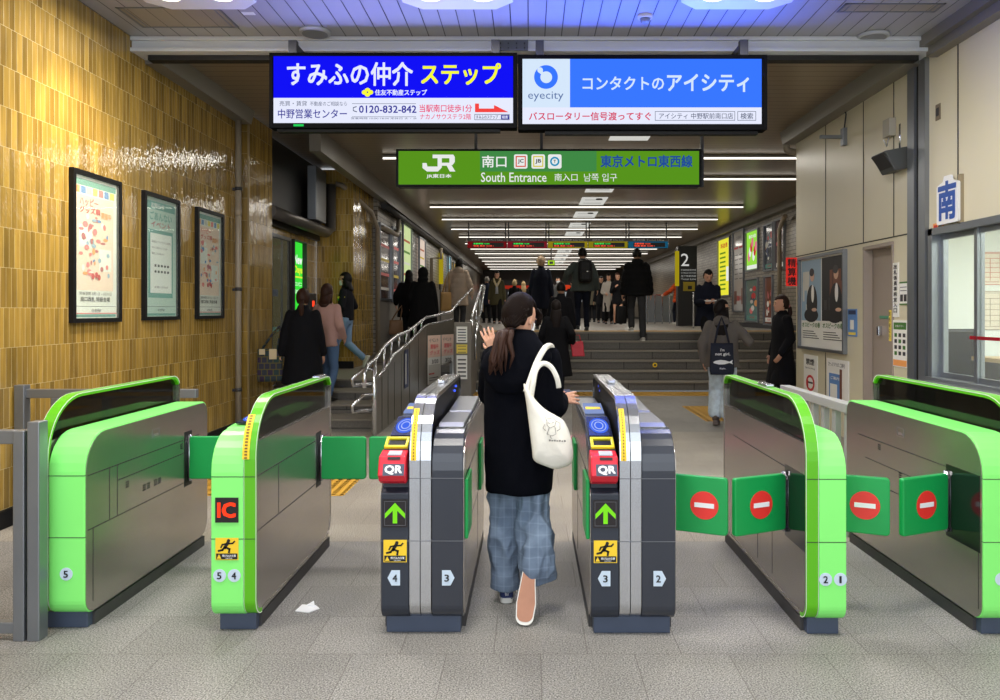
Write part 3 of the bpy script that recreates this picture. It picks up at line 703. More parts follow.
a = at(474, 111.6, d); mb = MB()
def pq(mb, pts): mb._f([mb.b.verts.new(at(x, y, d-.001)) for x, y in pts][::-1])
pq(mb, [(475, 103.5), (479, 103.5), (479, 108.5), (475, 112.2)]); pq(mb, [(475, 112.2), (479, 108.5), (496, 108.5), (508, 112.2)]); pq(mb, [(494, 105), (496, 108.5), (494, 108.5)]); pq(mb, [(494, 105), (508.5, 112.2), (496, 112.2)])
mb.build('arrow', ered, t)
f = MB(); a = at(474.5, 120, d); b = at(509.5, 114.2, d); f.frame(a, X, Z, b.x-a.x, b.z-a.z, .004, .001).build('search_box', egrey, t)
ptext(t, 'すみふのステップ', 476, 115.2, 498, 119, d, egrey, .02); pbox(t, 501, 115, 509, 119.4, D, enavy, 'search_button', .001, .004); ptext(t, '検索', 502, 115.6, 508, 118.8, d-.002, ewht, .02)
ptext(t, 'KYOCERA', 498.5, 125.2, 512.5, 126.8, D-.014, M('bezel_mark', (120, 120, 124), .5)) if 0 else None
t = thing('advertising_screen', 'wide pale blue advertising screen with an eye logo hung under the beam', 'screen', at(642, 128, D))
housing(t, 518, 767, 55, 130)
MB().box(at(545, 0, D).x, at(759, 0, D).x, D+.03, D+.1, at(0, 133.5, D).z, at(0, 130, D).z).build('rear_box', black, t)
pbox(t, 522.5, 59, 570, 107.5, D, ewt, 'screen_panel', .003); pbox(t, 570, 59, 761.5, 107.5, D, elb, 'screen_panel', .003); pbox(t, 522.5, 107.5, 761.5, 124, D, ewht, 'screen_panel', .003)
c = at(546, 77, d-.0005); n = 36; mb = MB()
A = [(c.x+.101*math.cos(2*PI*k/n), c.z+.101*math.sin(2*PI*k/n)) for k in range(n)]; B = [(c.x+.002+.05*math.cos(2*PI*k/n), c.z-.002+.05*math.sin(2*PI*k/n)) for k in range(n)]
for k in range(n):
    j = (k+1) % n; mb.quad((A[k][0], c.y, A[k][1]), (A[j][0], c.y, A[j][1]), (B[j][0], c.y, B[j][1]), (B[k][0], c.y, B[k][1]))
mb.build('eye_logo', elb, t); MB().disc((c.x-.05, c.y-.001, c.z+.058), (0, -1, 0), .024, .001).disc((c.x-.04, c.y-.001, c.z+.04), (0, -1, 0), .016, .001).build('logo_highlight', ewt, t)
ptext(t, 'eyecity', 528, 91.5, 563.5, 101.5, d, E('screen_steel', (96, 120, 170)), 0)
ptext(t, 'コンタクトの', 582.5, 76.5, 664, 90, d, ewt, .022); ptext(t, 'アイシティ', 667, 74, 749, 92, d, ewt, .03)
ptext(t, 'バスロータリー信号渡ってすぐ', 529, 112, 651, 120.5, d, E('screen_crimson', (214, 34, 84)), .02)
for x0, x1 in ((655, 735), (737.5, 756)):
    a = at(x0, 120.6, d); b = at(x1, 111.3, d); MB().frame(a, X, Z, b.x-a.x, b.z-a.z, .004, .001).build('search_box', egrey, t)
ptext(t, 'アイシティ 中野駅前南口店', 659, 113, 733, 119, d, egrey, .006); ptext(t, '検索', 740.5, 113, 753, 119.3, d, egrey, .01)
# ---------------------------------------------------------------- green station sign
D = 8.5; d = D-.001
t = thing('hanging_sign', 'long green station entrance sign hanging across the passage', 'station sign', at(549, 186, D))
sg = M('sign_green', (100, 168, 34), emit=.75); sg2 = M('sign_green_dark', (74, 156, 80), emit=.75); sw = E('sign_white', (238, 240, 238), .95); sb = E('sign_blue', (38, 84, 170), .8)
a = at(397, 186, D); b = at(700.5, 150, D)
MB().box(a.x, b.x, D+.001, D+.2, a.z, b.z).build('sign_body', dark, t)
MB().frame((a.x-.01, D+.005, a.z-.01), X, Z, b.x-a.x+.02, b.z-a.z+.02, .022, .012).build('sign_frame', black, t)
pbox(t, 398.5, 151, 699, 184.5, D, sg, 'face_panel', .001); pbox(t, 480, 151, 596.5, 171.5, D, sg2, 'face_panel', .001, .001)
for hx, hz in ((at(475.5, 0, D).x, b.z), (b.x+.03, a.z), (at(541.5, 0, D).x, b.z)): MB().box(hx-.015, hx+.015, D+.04, D+.1, hz, CZ).build('hanger', dark, t)
mb = MB(); q = d-.0015       # the JR logo drawn as strokes
def stroke(mb, pts, wd, dd):
    for k in range(len(pts)-1):
        p, r = Vector(pts[k]), Vector(pts[k+1]); v = (r-p).normalized(); nn = Vector((-v.y, v.x))*wd/2
        e = v*wd*.0
        mb._f([mb.b.verts.new(at(z_[0], z_[1], dd)) for z_ in (p-nn-e, r-nn+e, r+nn+e, p+nn-e)])
def ppoly(mb, pts, dd): mb._f([mb.b.verts.new(at(x, y, dd)) for x, y in pts])
stroke(mb, [(432.6, 156.4), (443.6, 156.4)], 3.6, q); ppoly(mb, [(437.6, 156), (441.8, 156), (441.8, 167.5), (437.6, 167.5)], q)
ppoly(mb, [(422.5, 163), (426.5, 163), (427.5, 166.5), (437.6, 166.5), (441.8, 167.5), (438, 171.5), (427, 171.5), (422.5, 168)], q)
mb2 = mb; stroke(mb, [(441.8, 156.4), (453.4, 156.4)], 3.6, q); ppoly(mb, [(449.4, 156), (453.4, 154.6), (454.8, 157), (454.8, 162), (452.4, 165.2), (449.4, 164.5)], q)
stroke(mb, [(441.8, 164.2), (451.5, 164.2)], 3.0, q); ppoly(mb, [(445.8, 164), (450.8, 164), (455.4, 171.5), (449.8, 171.5)], q)
mb.build('logo', sw, t)
ptext(t, 'JR東日本', 426.5, 174, 451.5, 178.5, d, sw, .03)
ptext(t, '南口', 482, 155.5, 506.5, 167.5, d-.001, sw, .02)
ptext(t, 'South Entrance', 481, 172.5, 546.5, 182, d, sw, .008); ptext(t, '南入口', 554.5, 173.5, 577.5, 181, d, sw, .005); ptext(t, '남쪽 입구', 584, 173.5, 617, 181.5, d, sw, .0)
ptext(t, '東京メトロ東西線', 600.5, 155, 692.5, 167.5, d, sb, .035)
for x0, s, cc, rnd in ((514, 'JC', (222, 92, 70), 0), (531.5, 'JB', (222, 206, 70), 0), (548, 'T', (20, 150, 196), 1)):
    a = at(x0, 168.6, d-.001); b = at(x0+13.5, 154.4, d-.001); wd = b.x-a.x; hh = b.z-a.z
    p = MB().prism(rounded([(a.x, a.z, .02), (a.x, b.z, .02), (b.x, b.z, .02), (b.x, a.z, .02)], 4), d-.003, d-.001, 1).build('line_badge', sw, t)
    cm = E('badge_'+s.lower(), cc, .9)
    if rnd:
        c_ = (a+b)/2; A = [(c_.x+.052*math.cos(2*PI*k/24), c_.z+.052*math.sin(2*PI*k/24)) for k in range(24)]; B = [(c_.x+.033*math.cos(2*PI*k/24), c_.z+.033*math.sin(2*PI*k/24)) for k in range(24)]; mb = MB()
        for k in range(24):
            j = (k+1) % 24; mb.quad((A[k][0], d-.004, A[k][1]), (A[j][0], d-.004, A[j][1]), (B[j][0], d-.004, B[j][1]), (B[k][0], d-.004, B[k][1]))
        mb.build('badge_ring', cm, p); text(s, E('badge_ink', (30, 40, 60), .3), p, (c_.x-.014, d-.004, c_.z-.018), X, Z, .028, .036, .03)
    else:
        MB().frame((a.x+.018, d-.0032, a.z+.018), X, Z, wd-.036, hh-.036, .013, .001).build('badge_ring', cm, p)
        text(s, E('badge_ink', (30, 40, 60), .3), p, (a.x+.042, d-.004, a.z+.052), X, Z, wd-.084, hh-.104, .03)
# ---------------------------------------------------------------- departure boards in the hall
D = 21.15
lr = E('led_red_text', (255, 84, 60), 1.2); lg_ = E('led_green_text', (60, 240, 90), 1.1)
cols = [((120, 22, 26), 'red'), ((128, 28, 40), 'crimson'), ((158, 140, 24), 'yellow'), ((150, 136, 26), 'ochre'), ((24, 92, 124), 'blue')]
xs_ = [467, 507, 547.5, 588, 628, 668.5]
lbls = ['red departure board, leftmost of the row hanging in the hall', 'crimson departure board, second from left in the hall row', 'yellow departure board in the middle of the hall row', 'ochre yellow departure board, fourth of the hall row', 'blue departure board at the right end of the hall row']
for i, (cc, nm) in enumerate(cols):
    x0, x1 = xs_[i]+.4, xs_[i+1]-.4
    t = thing('departure_board', lbls[i], 'departure board', at((x0+x1)/2, 248, D), 'departure boards in the hall')
    a = at(x0, 248, D); b = at(x1, 238, D)
    MB().box(a.x, b.x, D+.01, D+.25, a.z, b.z).build('housing', black, t)
    pbox(t, x0, 241.5, x1, 248, D+.01, E('board_'+nm, cc, .75), 'colour_panel', .005); pbox(t, x0, 238, x1, 241.4, D+.01, M('board_grey', (84, 80, 78), .4), 'header_panel', .005)
    pbox(t, x0+5, 242.6, x1-3, 247, D+.004, ink, 'led_panel', .004)
    for k, s in enumerate(('各駅停車 12:35', '快速 東京 12:38 1')):
        ptext(t, s, x0+6, 242.9+k*2.1, x0+(26 if k else 22), 244.5+k*2.1, D-.002, (lr, lg_)[(k+1) % 2 if i != 4 else k % 2] if k == 0 else lr, .03)
    ptext(t, ['中央線 快速 Chuo Line', '中央線 快速 Chuo Line', '総武線 各駅停車 Sobu Line', '総武線 各駅停車 Sobu Line', '東西線 Tozai Line'][i], x0+4, 239, x1-4, 240.8, D+.004, inkw)
    for hx in (a.x+.03, b.x-.03): MB().box(hx-.015, hx+.015, D+.1, D+.14, b.z, CZ).build('hanger', dark, t)
# far green exit sign
t = thing('exit_sign', 'small lit yellow green exit sign hanging far down the hall', 'sign', at(551, 265, 28))
a = at(547.5, 265.5, 28); b = at(555, 260, 28); MB().box(a.x, b.x, 28, 28.12, a.z, b.z).build('box', dark, t)
pbox(t, 548, 260.4, 554.6, 265, 28, E('exit_face', (170, 214, 40), .9), 'face', .01); MB().cyl(((a.x+b.x)/2, 28.06, b.z), ((a.x+b.x)/2, 28.06, CZ), .02, 6).build('hanger', dark, t)
pbox(t, 549.5, 261.5, 553, 264, 27.985, ink, 'figure', .002)
# far bright frontage of the hall
t = thing('ticket_machine_frontage', 'row of lit ticket counter fascia at the far end of the hall', 'counter frontage', (0, 45.5, LZ))
D = 45.3
MB().box(-2.75, 5.6, 45.35, 45.95, LZ, 3.3).build('counter_body', M('frontage_dark', (40, 34, 32), .5), t)
for x0, x1, y0, y1, c_, s in ((484, 530, 285.5, 289, (150, 40, 26), .9), (530, 547, 283, 292, (206, 170, 30), .8), (547, 575, 285, 290, (200, 60, 30), .9), (575, 600, 285, 289, (190, 150, 40), .7), (600, 622, 285.5, 288.5, (120, 50, 30), .7)):
    pbox(t, x0, y0, x1, y1, D, E('fascia', c_, s), 'fascia_panel', .02)
for x0 in (562, 568, 577, 490, 508, 615): pbox(t, x0, 292, x0+5, 302, D, E('far_window', (190, 196, 200), .6), 'lit_screen', .02)
# ---------------------------------------------------------------- ceiling things
strip = M('strip_tube', (255, 248, 236), emit=1.8)
ys = [12.04, 13.95, 17.7, 20.1, 22.5, 24.9, 27.3, 29.7, 32.1, 34.5, 36.9, 39.3, 41.7, 44.1]
base = None
ords = ['nearest', 'second', 'third', 'fourth', 'fifth', 'sixth', 'seventh', 'eighth', 'ninth', 'tenth', 'eleventh', 'twelfth', 'thirteenth', 'farthest']
for i, yy in enumerate(ys):
    if base is None:
        t = thing('strip_light', '', 'ceiling light', (0, yy, CZ), 'strip lights across the hall ceiling')
        MB().box(-2.3, 4.9, yy-.04, yy+.04, CZ-.04, CZ-.0085).build('housing', g2, t); MB().box(-2.3, 4.9, yy-.02, yy+.02, CZ-.065, CZ-.041, .005).build('tube', strip, t); base = t
    else: t = copy_tree(base); t.location = (0, yy, CZ)
    t['label'] = 'long white strip light across the hall ceiling, %s from the gates' % ords[i]
acm = M('panel_added_glow', (214, 213, 206), emit=.9); base = None  # slotted air panels; added emission stands in for reflected strip light
k = 0
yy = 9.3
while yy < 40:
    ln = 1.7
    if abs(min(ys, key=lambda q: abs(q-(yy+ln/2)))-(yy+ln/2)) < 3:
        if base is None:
            t = thing('slotted_panel', '', 'ceiling light', (1.4, yy, CZ), 'lit panels along the hall ceiling')  # slotted air panels, not lamps; their glow is added
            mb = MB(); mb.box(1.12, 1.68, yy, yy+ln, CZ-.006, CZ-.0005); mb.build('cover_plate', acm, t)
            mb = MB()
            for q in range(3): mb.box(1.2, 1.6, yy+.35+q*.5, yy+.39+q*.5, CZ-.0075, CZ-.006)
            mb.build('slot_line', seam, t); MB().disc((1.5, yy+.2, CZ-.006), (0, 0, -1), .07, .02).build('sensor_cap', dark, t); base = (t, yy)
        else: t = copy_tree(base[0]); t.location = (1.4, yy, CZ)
        t['label'] = 'pale slotted panel with added glow in the hall ceiling, number %s from the gates' % ords[min(k, 12)] if k < 13 else 'pale slotted panel with added glow at the far hall end'
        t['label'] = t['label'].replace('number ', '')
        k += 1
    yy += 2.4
lampw = M('lamp_diffuser', (255, 246, 226), emit=5.0); pw_ = M('lamp_panel_white', (225, 226, 228), .4)
for i, (lx, lab) in enumerate(((-2.55, 'left'), (-.56, 'middle'), (1.6, 'right'))):
    t = thing('octagonal_lamp', 'octagonal white ceiling lamp panel cut by the top edge, %s of three' % lab, 'ceiling lamp', (lx, 5.68, CZ), 'octagonal ceiling lamps')
    a = .43; q = .14
    o = [(lx-a, 5.68-a+q), (lx-a, 5.68+a-q), (lx-a+q, 5.68+a), (lx+a-q, 5.68+a), (lx+a, 5.68+a-q), (lx+a, 5.68-a+q), (lx+a-q, 5.68-a), (lx-a+q, 5.68-a)]
    MB().prism(o, CZ-.05, CZ-.001, 2).build('panel', pw_, t, bevel=.008)
    for dx in (-.2, .2):
        for dy in (-.2, .16): MB().tube([(lx+dx, 5.68+dy, CZ-.05), (lx+dx, 5.68+dy, CZ-.056), (lx+dx, 5.68+dy, CZ-.06)], [.10, .09, .05], 20).build('bulb_cover', lampw, t)
for x, y, lab in ((315, 31, 'round flush ceiling speaker near the left end of the beam'), (873, 35, 'round flush ceiling speaker near the right end of the beam')):
    dd = (CZ-H)*F/(VY-y); p = at(x, y, dd)
    t = thing('round_speaker', lab, 'ceiling speaker', (p.x, p.y, CZ)); MB().tube([(p.x, p.y, CZ-.001), (p.x, p.y, CZ-.02), (p.x, p.y, CZ-.028)], [.135, .135, .12], 32).build('ring', M('ring_grey', (176, 178, 182), .5), t)
    MB().disc((p.x, p.y, CZ-.028), (0, 0, -1), .11, .004, 32).build('grille', M('grille_grey', (130, 132, 136), .5), t)
p = at(645, 15, 6.35); t = thing('smoke_detector', 'small round smoke detector on the blue lit ceiling', 'smoke detector', (p.x, 6.35, CZ))
MB().tube([(p.x, 6.35, CZ-.001), (p.x, 6.35, CZ-.03)], [.065, .06], 24).build('base', M('detector_cream', (196, 184, 160), .5), t); MB().tube([(p.x, 6.35, CZ-.03), (p.x, 6.35, CZ-.06), (p.x, 6.35, CZ-.07)], [.045, .035, .02], 20).build('sensor', M('detector_grey', (120, 122, 124), .4), t)
def hatch(x0, x1, y0, y1, lab):
    t = thing('access_hatch', lab, 'access hatch', ((x0+x1)/2, (y0+y1)/2, CZ)); f = MB(); w_ = .02
    for b_ in ((x0, x1, y0, y0+w_), (x0, x1, y1-w_, y1), (x0, x0+w_, y0, y1), (x1-w_, x1, y0, y1), (x0+.05, x0+.05+w_/2, y0, y1), (x1-.05-w_/2, x1-.05, y0, y1)): f.box(*b_, CZ-.006, CZ-.001)
    f.build('frame', alu, t); MB().box(x0+w_, x1-w_, y0+w_, y1-w_, CZ-.003, CZ-.001).build('lid', slat_hatch, t)
slat_hatch = slat_mat('hatch_slats', (150, 142, 128), (60, 56, 50), 'X', .147, .006, .35, phase=.02)
hatch(-3.33, -2.5, 6.18, 6.62, 'square ceiling access hatch by the tiled wall'); hatch(2.5, 3.3, 6.1, 6.28, 'ceiling access hatch near the right wall, cut by the picture edge')
p = at(248, 13, 6.3); t = thing('white_sticker', 'small white sticker on the ceiling slats', 'sticker', (p.x, 6.3, CZ)); MB().box(p.x-.05, p.x+.05, 6.28, 6.34, CZ-.003, CZ-.001).build('label_sheet', white, t)
p = at(512, 47, 6.83); t = thing('joint_plate', 'dark riveted steel joint plate in the middle of the grey beam', 'steel plate', (p.x, 6.82, 3.8)); a = at(497, 54, 6.82); b = at(528, 40, 6.82)
MB().box(a.x, b.x, 6.815, 6.83, 3.765, b.z).build('plate', M('plate_dark', (92, 94, 98), .5, .4), t); mb = MB()
for k in range(4):
    for z_ in (3.79, b.z-.03): mb.ball((a.x+.03+k*(b.x-a.x-.06)/3, 6.815, z_), .009, sub=1)
mb.build('rivets', dark, t)
# ---------------------------------------------------------------- pipes
pipem = M('beige_pipe', (150, 138, 120), .45); t = thing('drain_pipe', 'beige drain pipe with brackets down the tiled left wall', 'pipe', (-3.49, 9.2, 0))
MB().cyl((-3.485, 9.2, .1), (-3.485, 9.2, 3.8), .035, 16).build('pipe', pipem, t)
for z_ in (.5, 1.7, 2.9): MB().cyl((-3.485, 9.2, z_), (-3.485, 9.2, z_+.04), .042, 16).box(XL, -3.48, 9.18, 9.22, z_, z_+.03).build('bracket', dark, t)
MB().cyl((-3.485, 9.2, 2.6), (-3.485, 9.2, 2.7), .04, 16).build('coupling', pipem, t)
t = thing('shutter_tube', 'thick dark tube under the shutter housing on the left', 'tube', (-3.5, 11, 2.3)); MB().tube([(-3.48, 10.3, 2.80), (-3.42, 12.9, 2.78), (-3.38, 13.05, 2.84), (-3.38, 13.05, 3.6)], .09, 14).build('tube', M('tube_grey', (96, 92, 88), .35, .5), t)
t = thing('shutter_guide', 'pale metal guide box above the dark tube on the left', 'metal box', (-3.4, 12.4, 3)); MB().box(-3.5, -3.36, 12.1, 12.7, 2.9, 3.75, .01).build('box', alu, t)
def pipe(name, lab, pts, r, loc=None, m=pipem):
    t = thing(name, lab, 'pipe', loc or pts[0]); MB().tube(pts, r, 12).build('pipe', m, t); return t
pipe('conduit_pipe', 'beige pipe bending down the edge of the far tiled pillar', [(-3.3, 13.1, 3.62), (-3.2, 13.1, 3.6), (-2.95, 14.3, 3.3), (-2.93, 14.8, 3.05), (-2.93, 14.85, .55)], .045)
pipe('conduit_pipe', 'beige pipe crossing above the brick wall beside the pillar', [(-2.9, 15.1, 3.1), (-2.86, 16.6, 3.1), (-2.86, 16.8, 3.5)], .05)
pipe('conduit_pipe', 'beige pipe beside the left hall pillar sign', [(-2.88, 22.5, 1.1), (-2.88, 22.5, 3.0), (-2.6, 22.5, 3.0), (-2.6, 22.5, 3.3)], .05)
pipe('conduit_pipe', 'beige pipe between the posters on the right brick wall', [(5.70, 17.6, LZ), (5.70, 17.6, 3.3), (5.68, 17.3, 3.5), (5.6, 16.9, 3.55)], .05)
pipe('conduit_pipe', 'dark bundle of cables under the ceiling left of the hall', [(-2.83, 14.9, 3.5), (-2.83, 18, 3.52), (-2.83, 24, 3.52), (-2.83, 34, 3.52)], .06, m=dark)
pipe('conduit_pipe', 'short beige elbow pipe at the top right wall corner', [at(785, 138, 10.6), at(787, 150, 10.6), at(796, 153, 10.6)], .05)
# ---------------------------------------------------------------- framed posters on the tiled wall
pcol = {n: M('poster_'+n, c, .5) for n, c in dict(cream=(246, 214, 196), pink=(238, 120, 120), red=(206, 44, 44), blue=(96, 140, 200), teal=(98, 160, 148), paleteal=(186, 208, 196), grey=(206, 204, 196), ink=(60, 56, 60), orange=(240, 160, 90), white=(238, 236, 230), yellow=(240, 214, 90), brown=(120, 70, 50), green=(70, 120, 50), navy=(34, 48, 90), black=(26, 24, 28), skin=(214, 172, 146), sky=(150, 176, 198), rose=(186, 90, 96)).items()}
def wall_poster(name, lab, cat, Xw, d0, d1, z0, z1, facing, frame_m=black, fw=.035, depth=.04, sheet='white', glass=True, group=None, emit_sheet=None):
    """a framed sheet on a side wall; facing +1 looks to +X (left wall), -1 looks to -X. returns (thing, place) where place(u, v) gives a point on the sheet"""
    U = Vector((0, 1, 0)) if facing > 0 else Vector((0, -1, 0))
    w_, h_ = d1-d0, z1-z0; o = Vector((Xw, d0 if facing > 0 else d1, z0)); Nn = Vector((facing, 0, 0))
    t = thing(name, lab, cat, o+U*w_/2, group)
    if fw:
        MB().frame(o+Nn*.001, U, Z, w_, h_, fw, depth).build('frame', frame_m, t)
    i = fw*.9
    MB().slab(o+U*i+Z*i+Nn*.002, U, Z, w_-2*i, h_-2*i, .008).build('sheet', emit_sheet or pcol[sheet], t)
    if glass and fw: MB().slab(o+U*i+Z*i+Nn*(depth*.7), U, Z, w_-2*i, h_-2*i, .002).build('glass', clear, t)
    W, Hh = w_-2*i, h_-2*i; O = o+U*i+Z*i+Nn*.0105
    def rect(u0, v0, u1, v1, m, nm='printed_area', l=0): return MB().slab(O+U*u0*W+Z*v0*Hh+Nn*l, U, Z, (u1-u0)*W, (v1-v0)*Hh, .0008).build(nm, pcol.get(m, m) if isinstance(m, str) else m, t)
    def txt(s, u0, v0, u1, v1, m, b=0): return text(s, pcol[m] if isinstance(m, str) else m, t, O+U*u0*W+Z*v0*Hh+Nn*.002, U, Z, (u1-u0)*W, (v1-v0)*Hh, b)
    def blob(u, v, ru, rv, m, nm='printed_shape', l=.001):
        mb = MB(); c_ = O+U*u*W+Z*v*Hh+Nn*l
        mb._f([mb.b.verts.new(c_+U*math.cos(2*PI*k/18)*ru*W+Z*math.sin(2*PI*k/18)*rv*Hh) for k in range(18)]); return mb.build(nm, pcol.get(m, m) if isinstance(m, str) else m, t)
    return t, rect, txt, blob
def wy(px, Xw): return Xw*F/(px-VX)
def wz(py, d_): return H-(py-VY)*d_/F
rr = random.Random(3)
def busy_art(rect, txt, blob):
    rect(.03, .93, .97, .975, 'teal'); 
    for k, c_ in enumerate(('orange', 'blue', 'grey', 'yellow', 'pink', 'blue', 'yellow')): rect(.05+k*.13, .875, .05+k*.13+.1, .925, c_)
    rect(.09, .2, .91, .865, 'cream')
    txt('ハッピー', .14, .79, .55, .85, 'pink', .03); txt('グッズ展', .14, .74, .6, .785, 'red', .03); txt('開催中', .62, .72, .85, .77, 'orange', .03)
    rect(.14, .5, .42, .66, 'white', l=.0008); rect(.58, .34, .86, .5, 'white', l=.0008)
    for k in range(44):
        blob(.15+.7*rr.random(), .3+.42*rr.random(), .015+.045*rr.random(), .006+.018*rr.random(), rr.choice(('pink', 'orange', 'rose', 'white', 'pink', 'sky', 'blue')), l=.002+k*.0001)
    for a_, b_ in ((.42, .3), (.5, .31), (.56, .295)): blob(a_, b_, .035, .022, 'red', l=.0075)
    txt('開催期間 3月1日 - 3月31日', .14, .165, .86, .19, 'ink'); txt('南口改札 特設会場', .16, .12, .82, .155, 'ink', .02)
    rect(.03, .085, .97, .088, 'ink'); txt('中野駅', .4, .045, .62, .068, 'ink'); rect(.03, .01, .97, .03, 'teal'); rect(.0, .033, 1, .04, 'pink')
def notice_art(rect, txt, blob):
    rect(.0, 0, 1, 1, 'paleteal', l=0); rect(.05, .9, .95, .965, 'teal', l=.001); txt('お知らせ', .2, .91, .6, .955, 'white', .02)
    txt('ごあんない', .16, .81, .84, .88, 'teal', .02); txt('イベント', .2, .75, .8, .80, 'rose', .02)
    rect(.12, .16, .88, .73, 'teal', l=.001); rect(.18, .2, .84, .7, 'white', l=.002)
    for k, s in enumerate(('開催についてのご案内', '平素よりご利用ありがとうございます', '期間 三月中旬まで')): text_ = txt(s, .22, .62-k*.05, .8-.1*k, .64-k*.05, 'ink')
    for k in range(2): txt('■ ■ ■ ■ ■', .3, .42-k*.05, .75, .44-k*.05, 'ink')
    txt('お問い合わせ', .3, .24, .72, .26, 'ink')
    rect(.03, .085, .97, .088, 'ink', l=.001); txt('中野駅', .4, .045, .62, .068, 'ink'); rect(.03, .01, .97, .03, 'teal', l=.001)
for i, (x0, x1, yt, yb, art, lab) in enumerate(((68.5, 117.5, 167, 323, busy_art, 'black framed pink event poster, nearest of three on the tiled wall'), (141, 176.5, 190, 320.5, notice_art, 'black framed pale teal notice, middle of three on the tiled wall'),
        (194.5, 221, 206.5, 319, busy_art, 'black framed pink event poster, farthest of three on the tiled wall'))):
    d0, d1 = wy(x0, XL), wy(x1, XL); z1 = wz(yt, d0); z0 = wz(yb, d0)
    t, rect, txt, blob = wall_poster('framed_poster', lab, 'poster', XL, d0, d1, z0, z1, 1, group='framed posters on the tiled wall'); art(rect, txt, blob)
# convenience store display in the left recess
XD = XL-.12
t, rect, txt, blob = wall_poster('display_window', 'dark framed glass display window in the tiled recess on the left', 'display window', XD, 10.75, 11.65, .78, 2.56, 1, M('window_dark', (22, 24, 28), .3), .05, .06, emit_sheet=M('display_inside', (72, 62, 14), .4, emit=.5))
rect(.62, 0, .75, 1, 'black'); rect(.1, .2, .5, .24, 'teal'); rect(.12, .5, .48, .56, 'navy')
el = E('newdays_green', (60, 226, 60), 1.0)
t, rect, txt, blob = wall_poster('shop_sign', 'bright green lit shop panel with white and yellow letters in the left recess', 'shop sign', XD, 11.75, 12.4, .8, 2.56, 1, dark, .02, .08, glass=False, emit_sheet=el)
wn = E('sign_bright_white', (240, 250, 240)); yn = E('sign_bright_yellow', (220, 240, 60)); txt('New', .3, .80, .95, .885, wn, .05); txt('Days', .3, .70, .97, .785, yn, .05); rect(0, .675, 1, .69, yn); txt('コンビニ', .35, .60, .92, .64, wn, .02); txt('改札内店舗', .15, .53, .85, .57, wn, .02); rect(.1, .05, .9, .13, 'ink')
t = thing('red_indicator', 'small dark box with red lit digit on the tiled recess', 'indicator', (XD, 12.7, 1.6)); MB().box(XD, XD+.08, 12.55, 12.95, 1.45, 1.75, .01).build('box', dark, t); MB().box(XD+.08, XD+.084, 12.7, 12.82, 1.53, 1.63).build('digit', ledr, t)
# ---------------------------------------------------------------- posters in the hall
XW = -2.95
def lit(n, c_, s=.9): return E(n, c_, s)
hp = [(378, 390, 222, 300, (84, 70, 68), 0, 'dark film poster, nearest on the left brick wall'), (391, 399, 226, 302, (88, 84, 92), 0, 'grey glossy poster beside the nearest one on the left brick wall'),
      (401.5, 410.5, 222, 283, (206, 222, 160), .95, 'tall bright lit green and cream poster on the left brick wall'), (418, 424.5, 236, 280, (226, 206, 190), .95, 'tall lit cream and red poster on the left brick wall'),
      (447.5, 450, 255, 285, (150, 200, 210), .8, 'small lit blue poster beyond the pillar on the left'), (453, 455.5, 262, 286, (220, 180, 90), .8, 'small lit yellow poster farthest on the left')]
for i, (x0, x1, yt, yb, c_, e, lab) in enumerate(hp):
    d0, d1 = wy(x0, -2.93), wy(x1, -2.93); m_ = E('hall_poster', c_, e) if e else M('hall_poster', c_, .12)
    t, rect, txt, blob = wall_poster('poster', lab, 'poster', -2.93, d0, d1, wz(yb, d0), wz(yt, d0), 1, alu, .04, .05, glass=False, emit_sheet=m_, group='posters on the left hall wall')
    for k in range(4): rect(.1, .12+.2*k, .9, .16+.2*k, rr.choice(('white', 'pink', 'yellow', 'teal')) if not e else E('hall_print', rr.choice(((200, 120, 90), (120, 160, 90), (240, 240, 220), (230, 200, 80))), .7))
hp = [(718, 730, 240, 297, (232, 226, 60), 1.0, 'lit yellow price poster on the right brick wall', 'y'), (733, 744, 232, 312, (206, 202, 198), 0, 'tall white notice poster on the right brick wall', 'w'),
      (746, 758.5, 232, 272, (0, 0, 0), 1.0, 'lit green and pink sports poster on the right brick wall', 'g'), (745.5, 758.5, 279, 322, (104, 140, 134), 0, 'teal poster below the lit sports poster on the right', 't'),
      (764, 773.5, 225, 272, (56, 60, 70), 0, 'dark glossy poster in the upper row at right', 'd'), (775, 785, 220, 271, (90, 66, 62), 0, 'dark red glossy poster nearest in the upper row', 'r'),
      (764, 773, 276, 325, (128, 84, 70), 0, 'brown food poster in the lower row at right', 'b')]
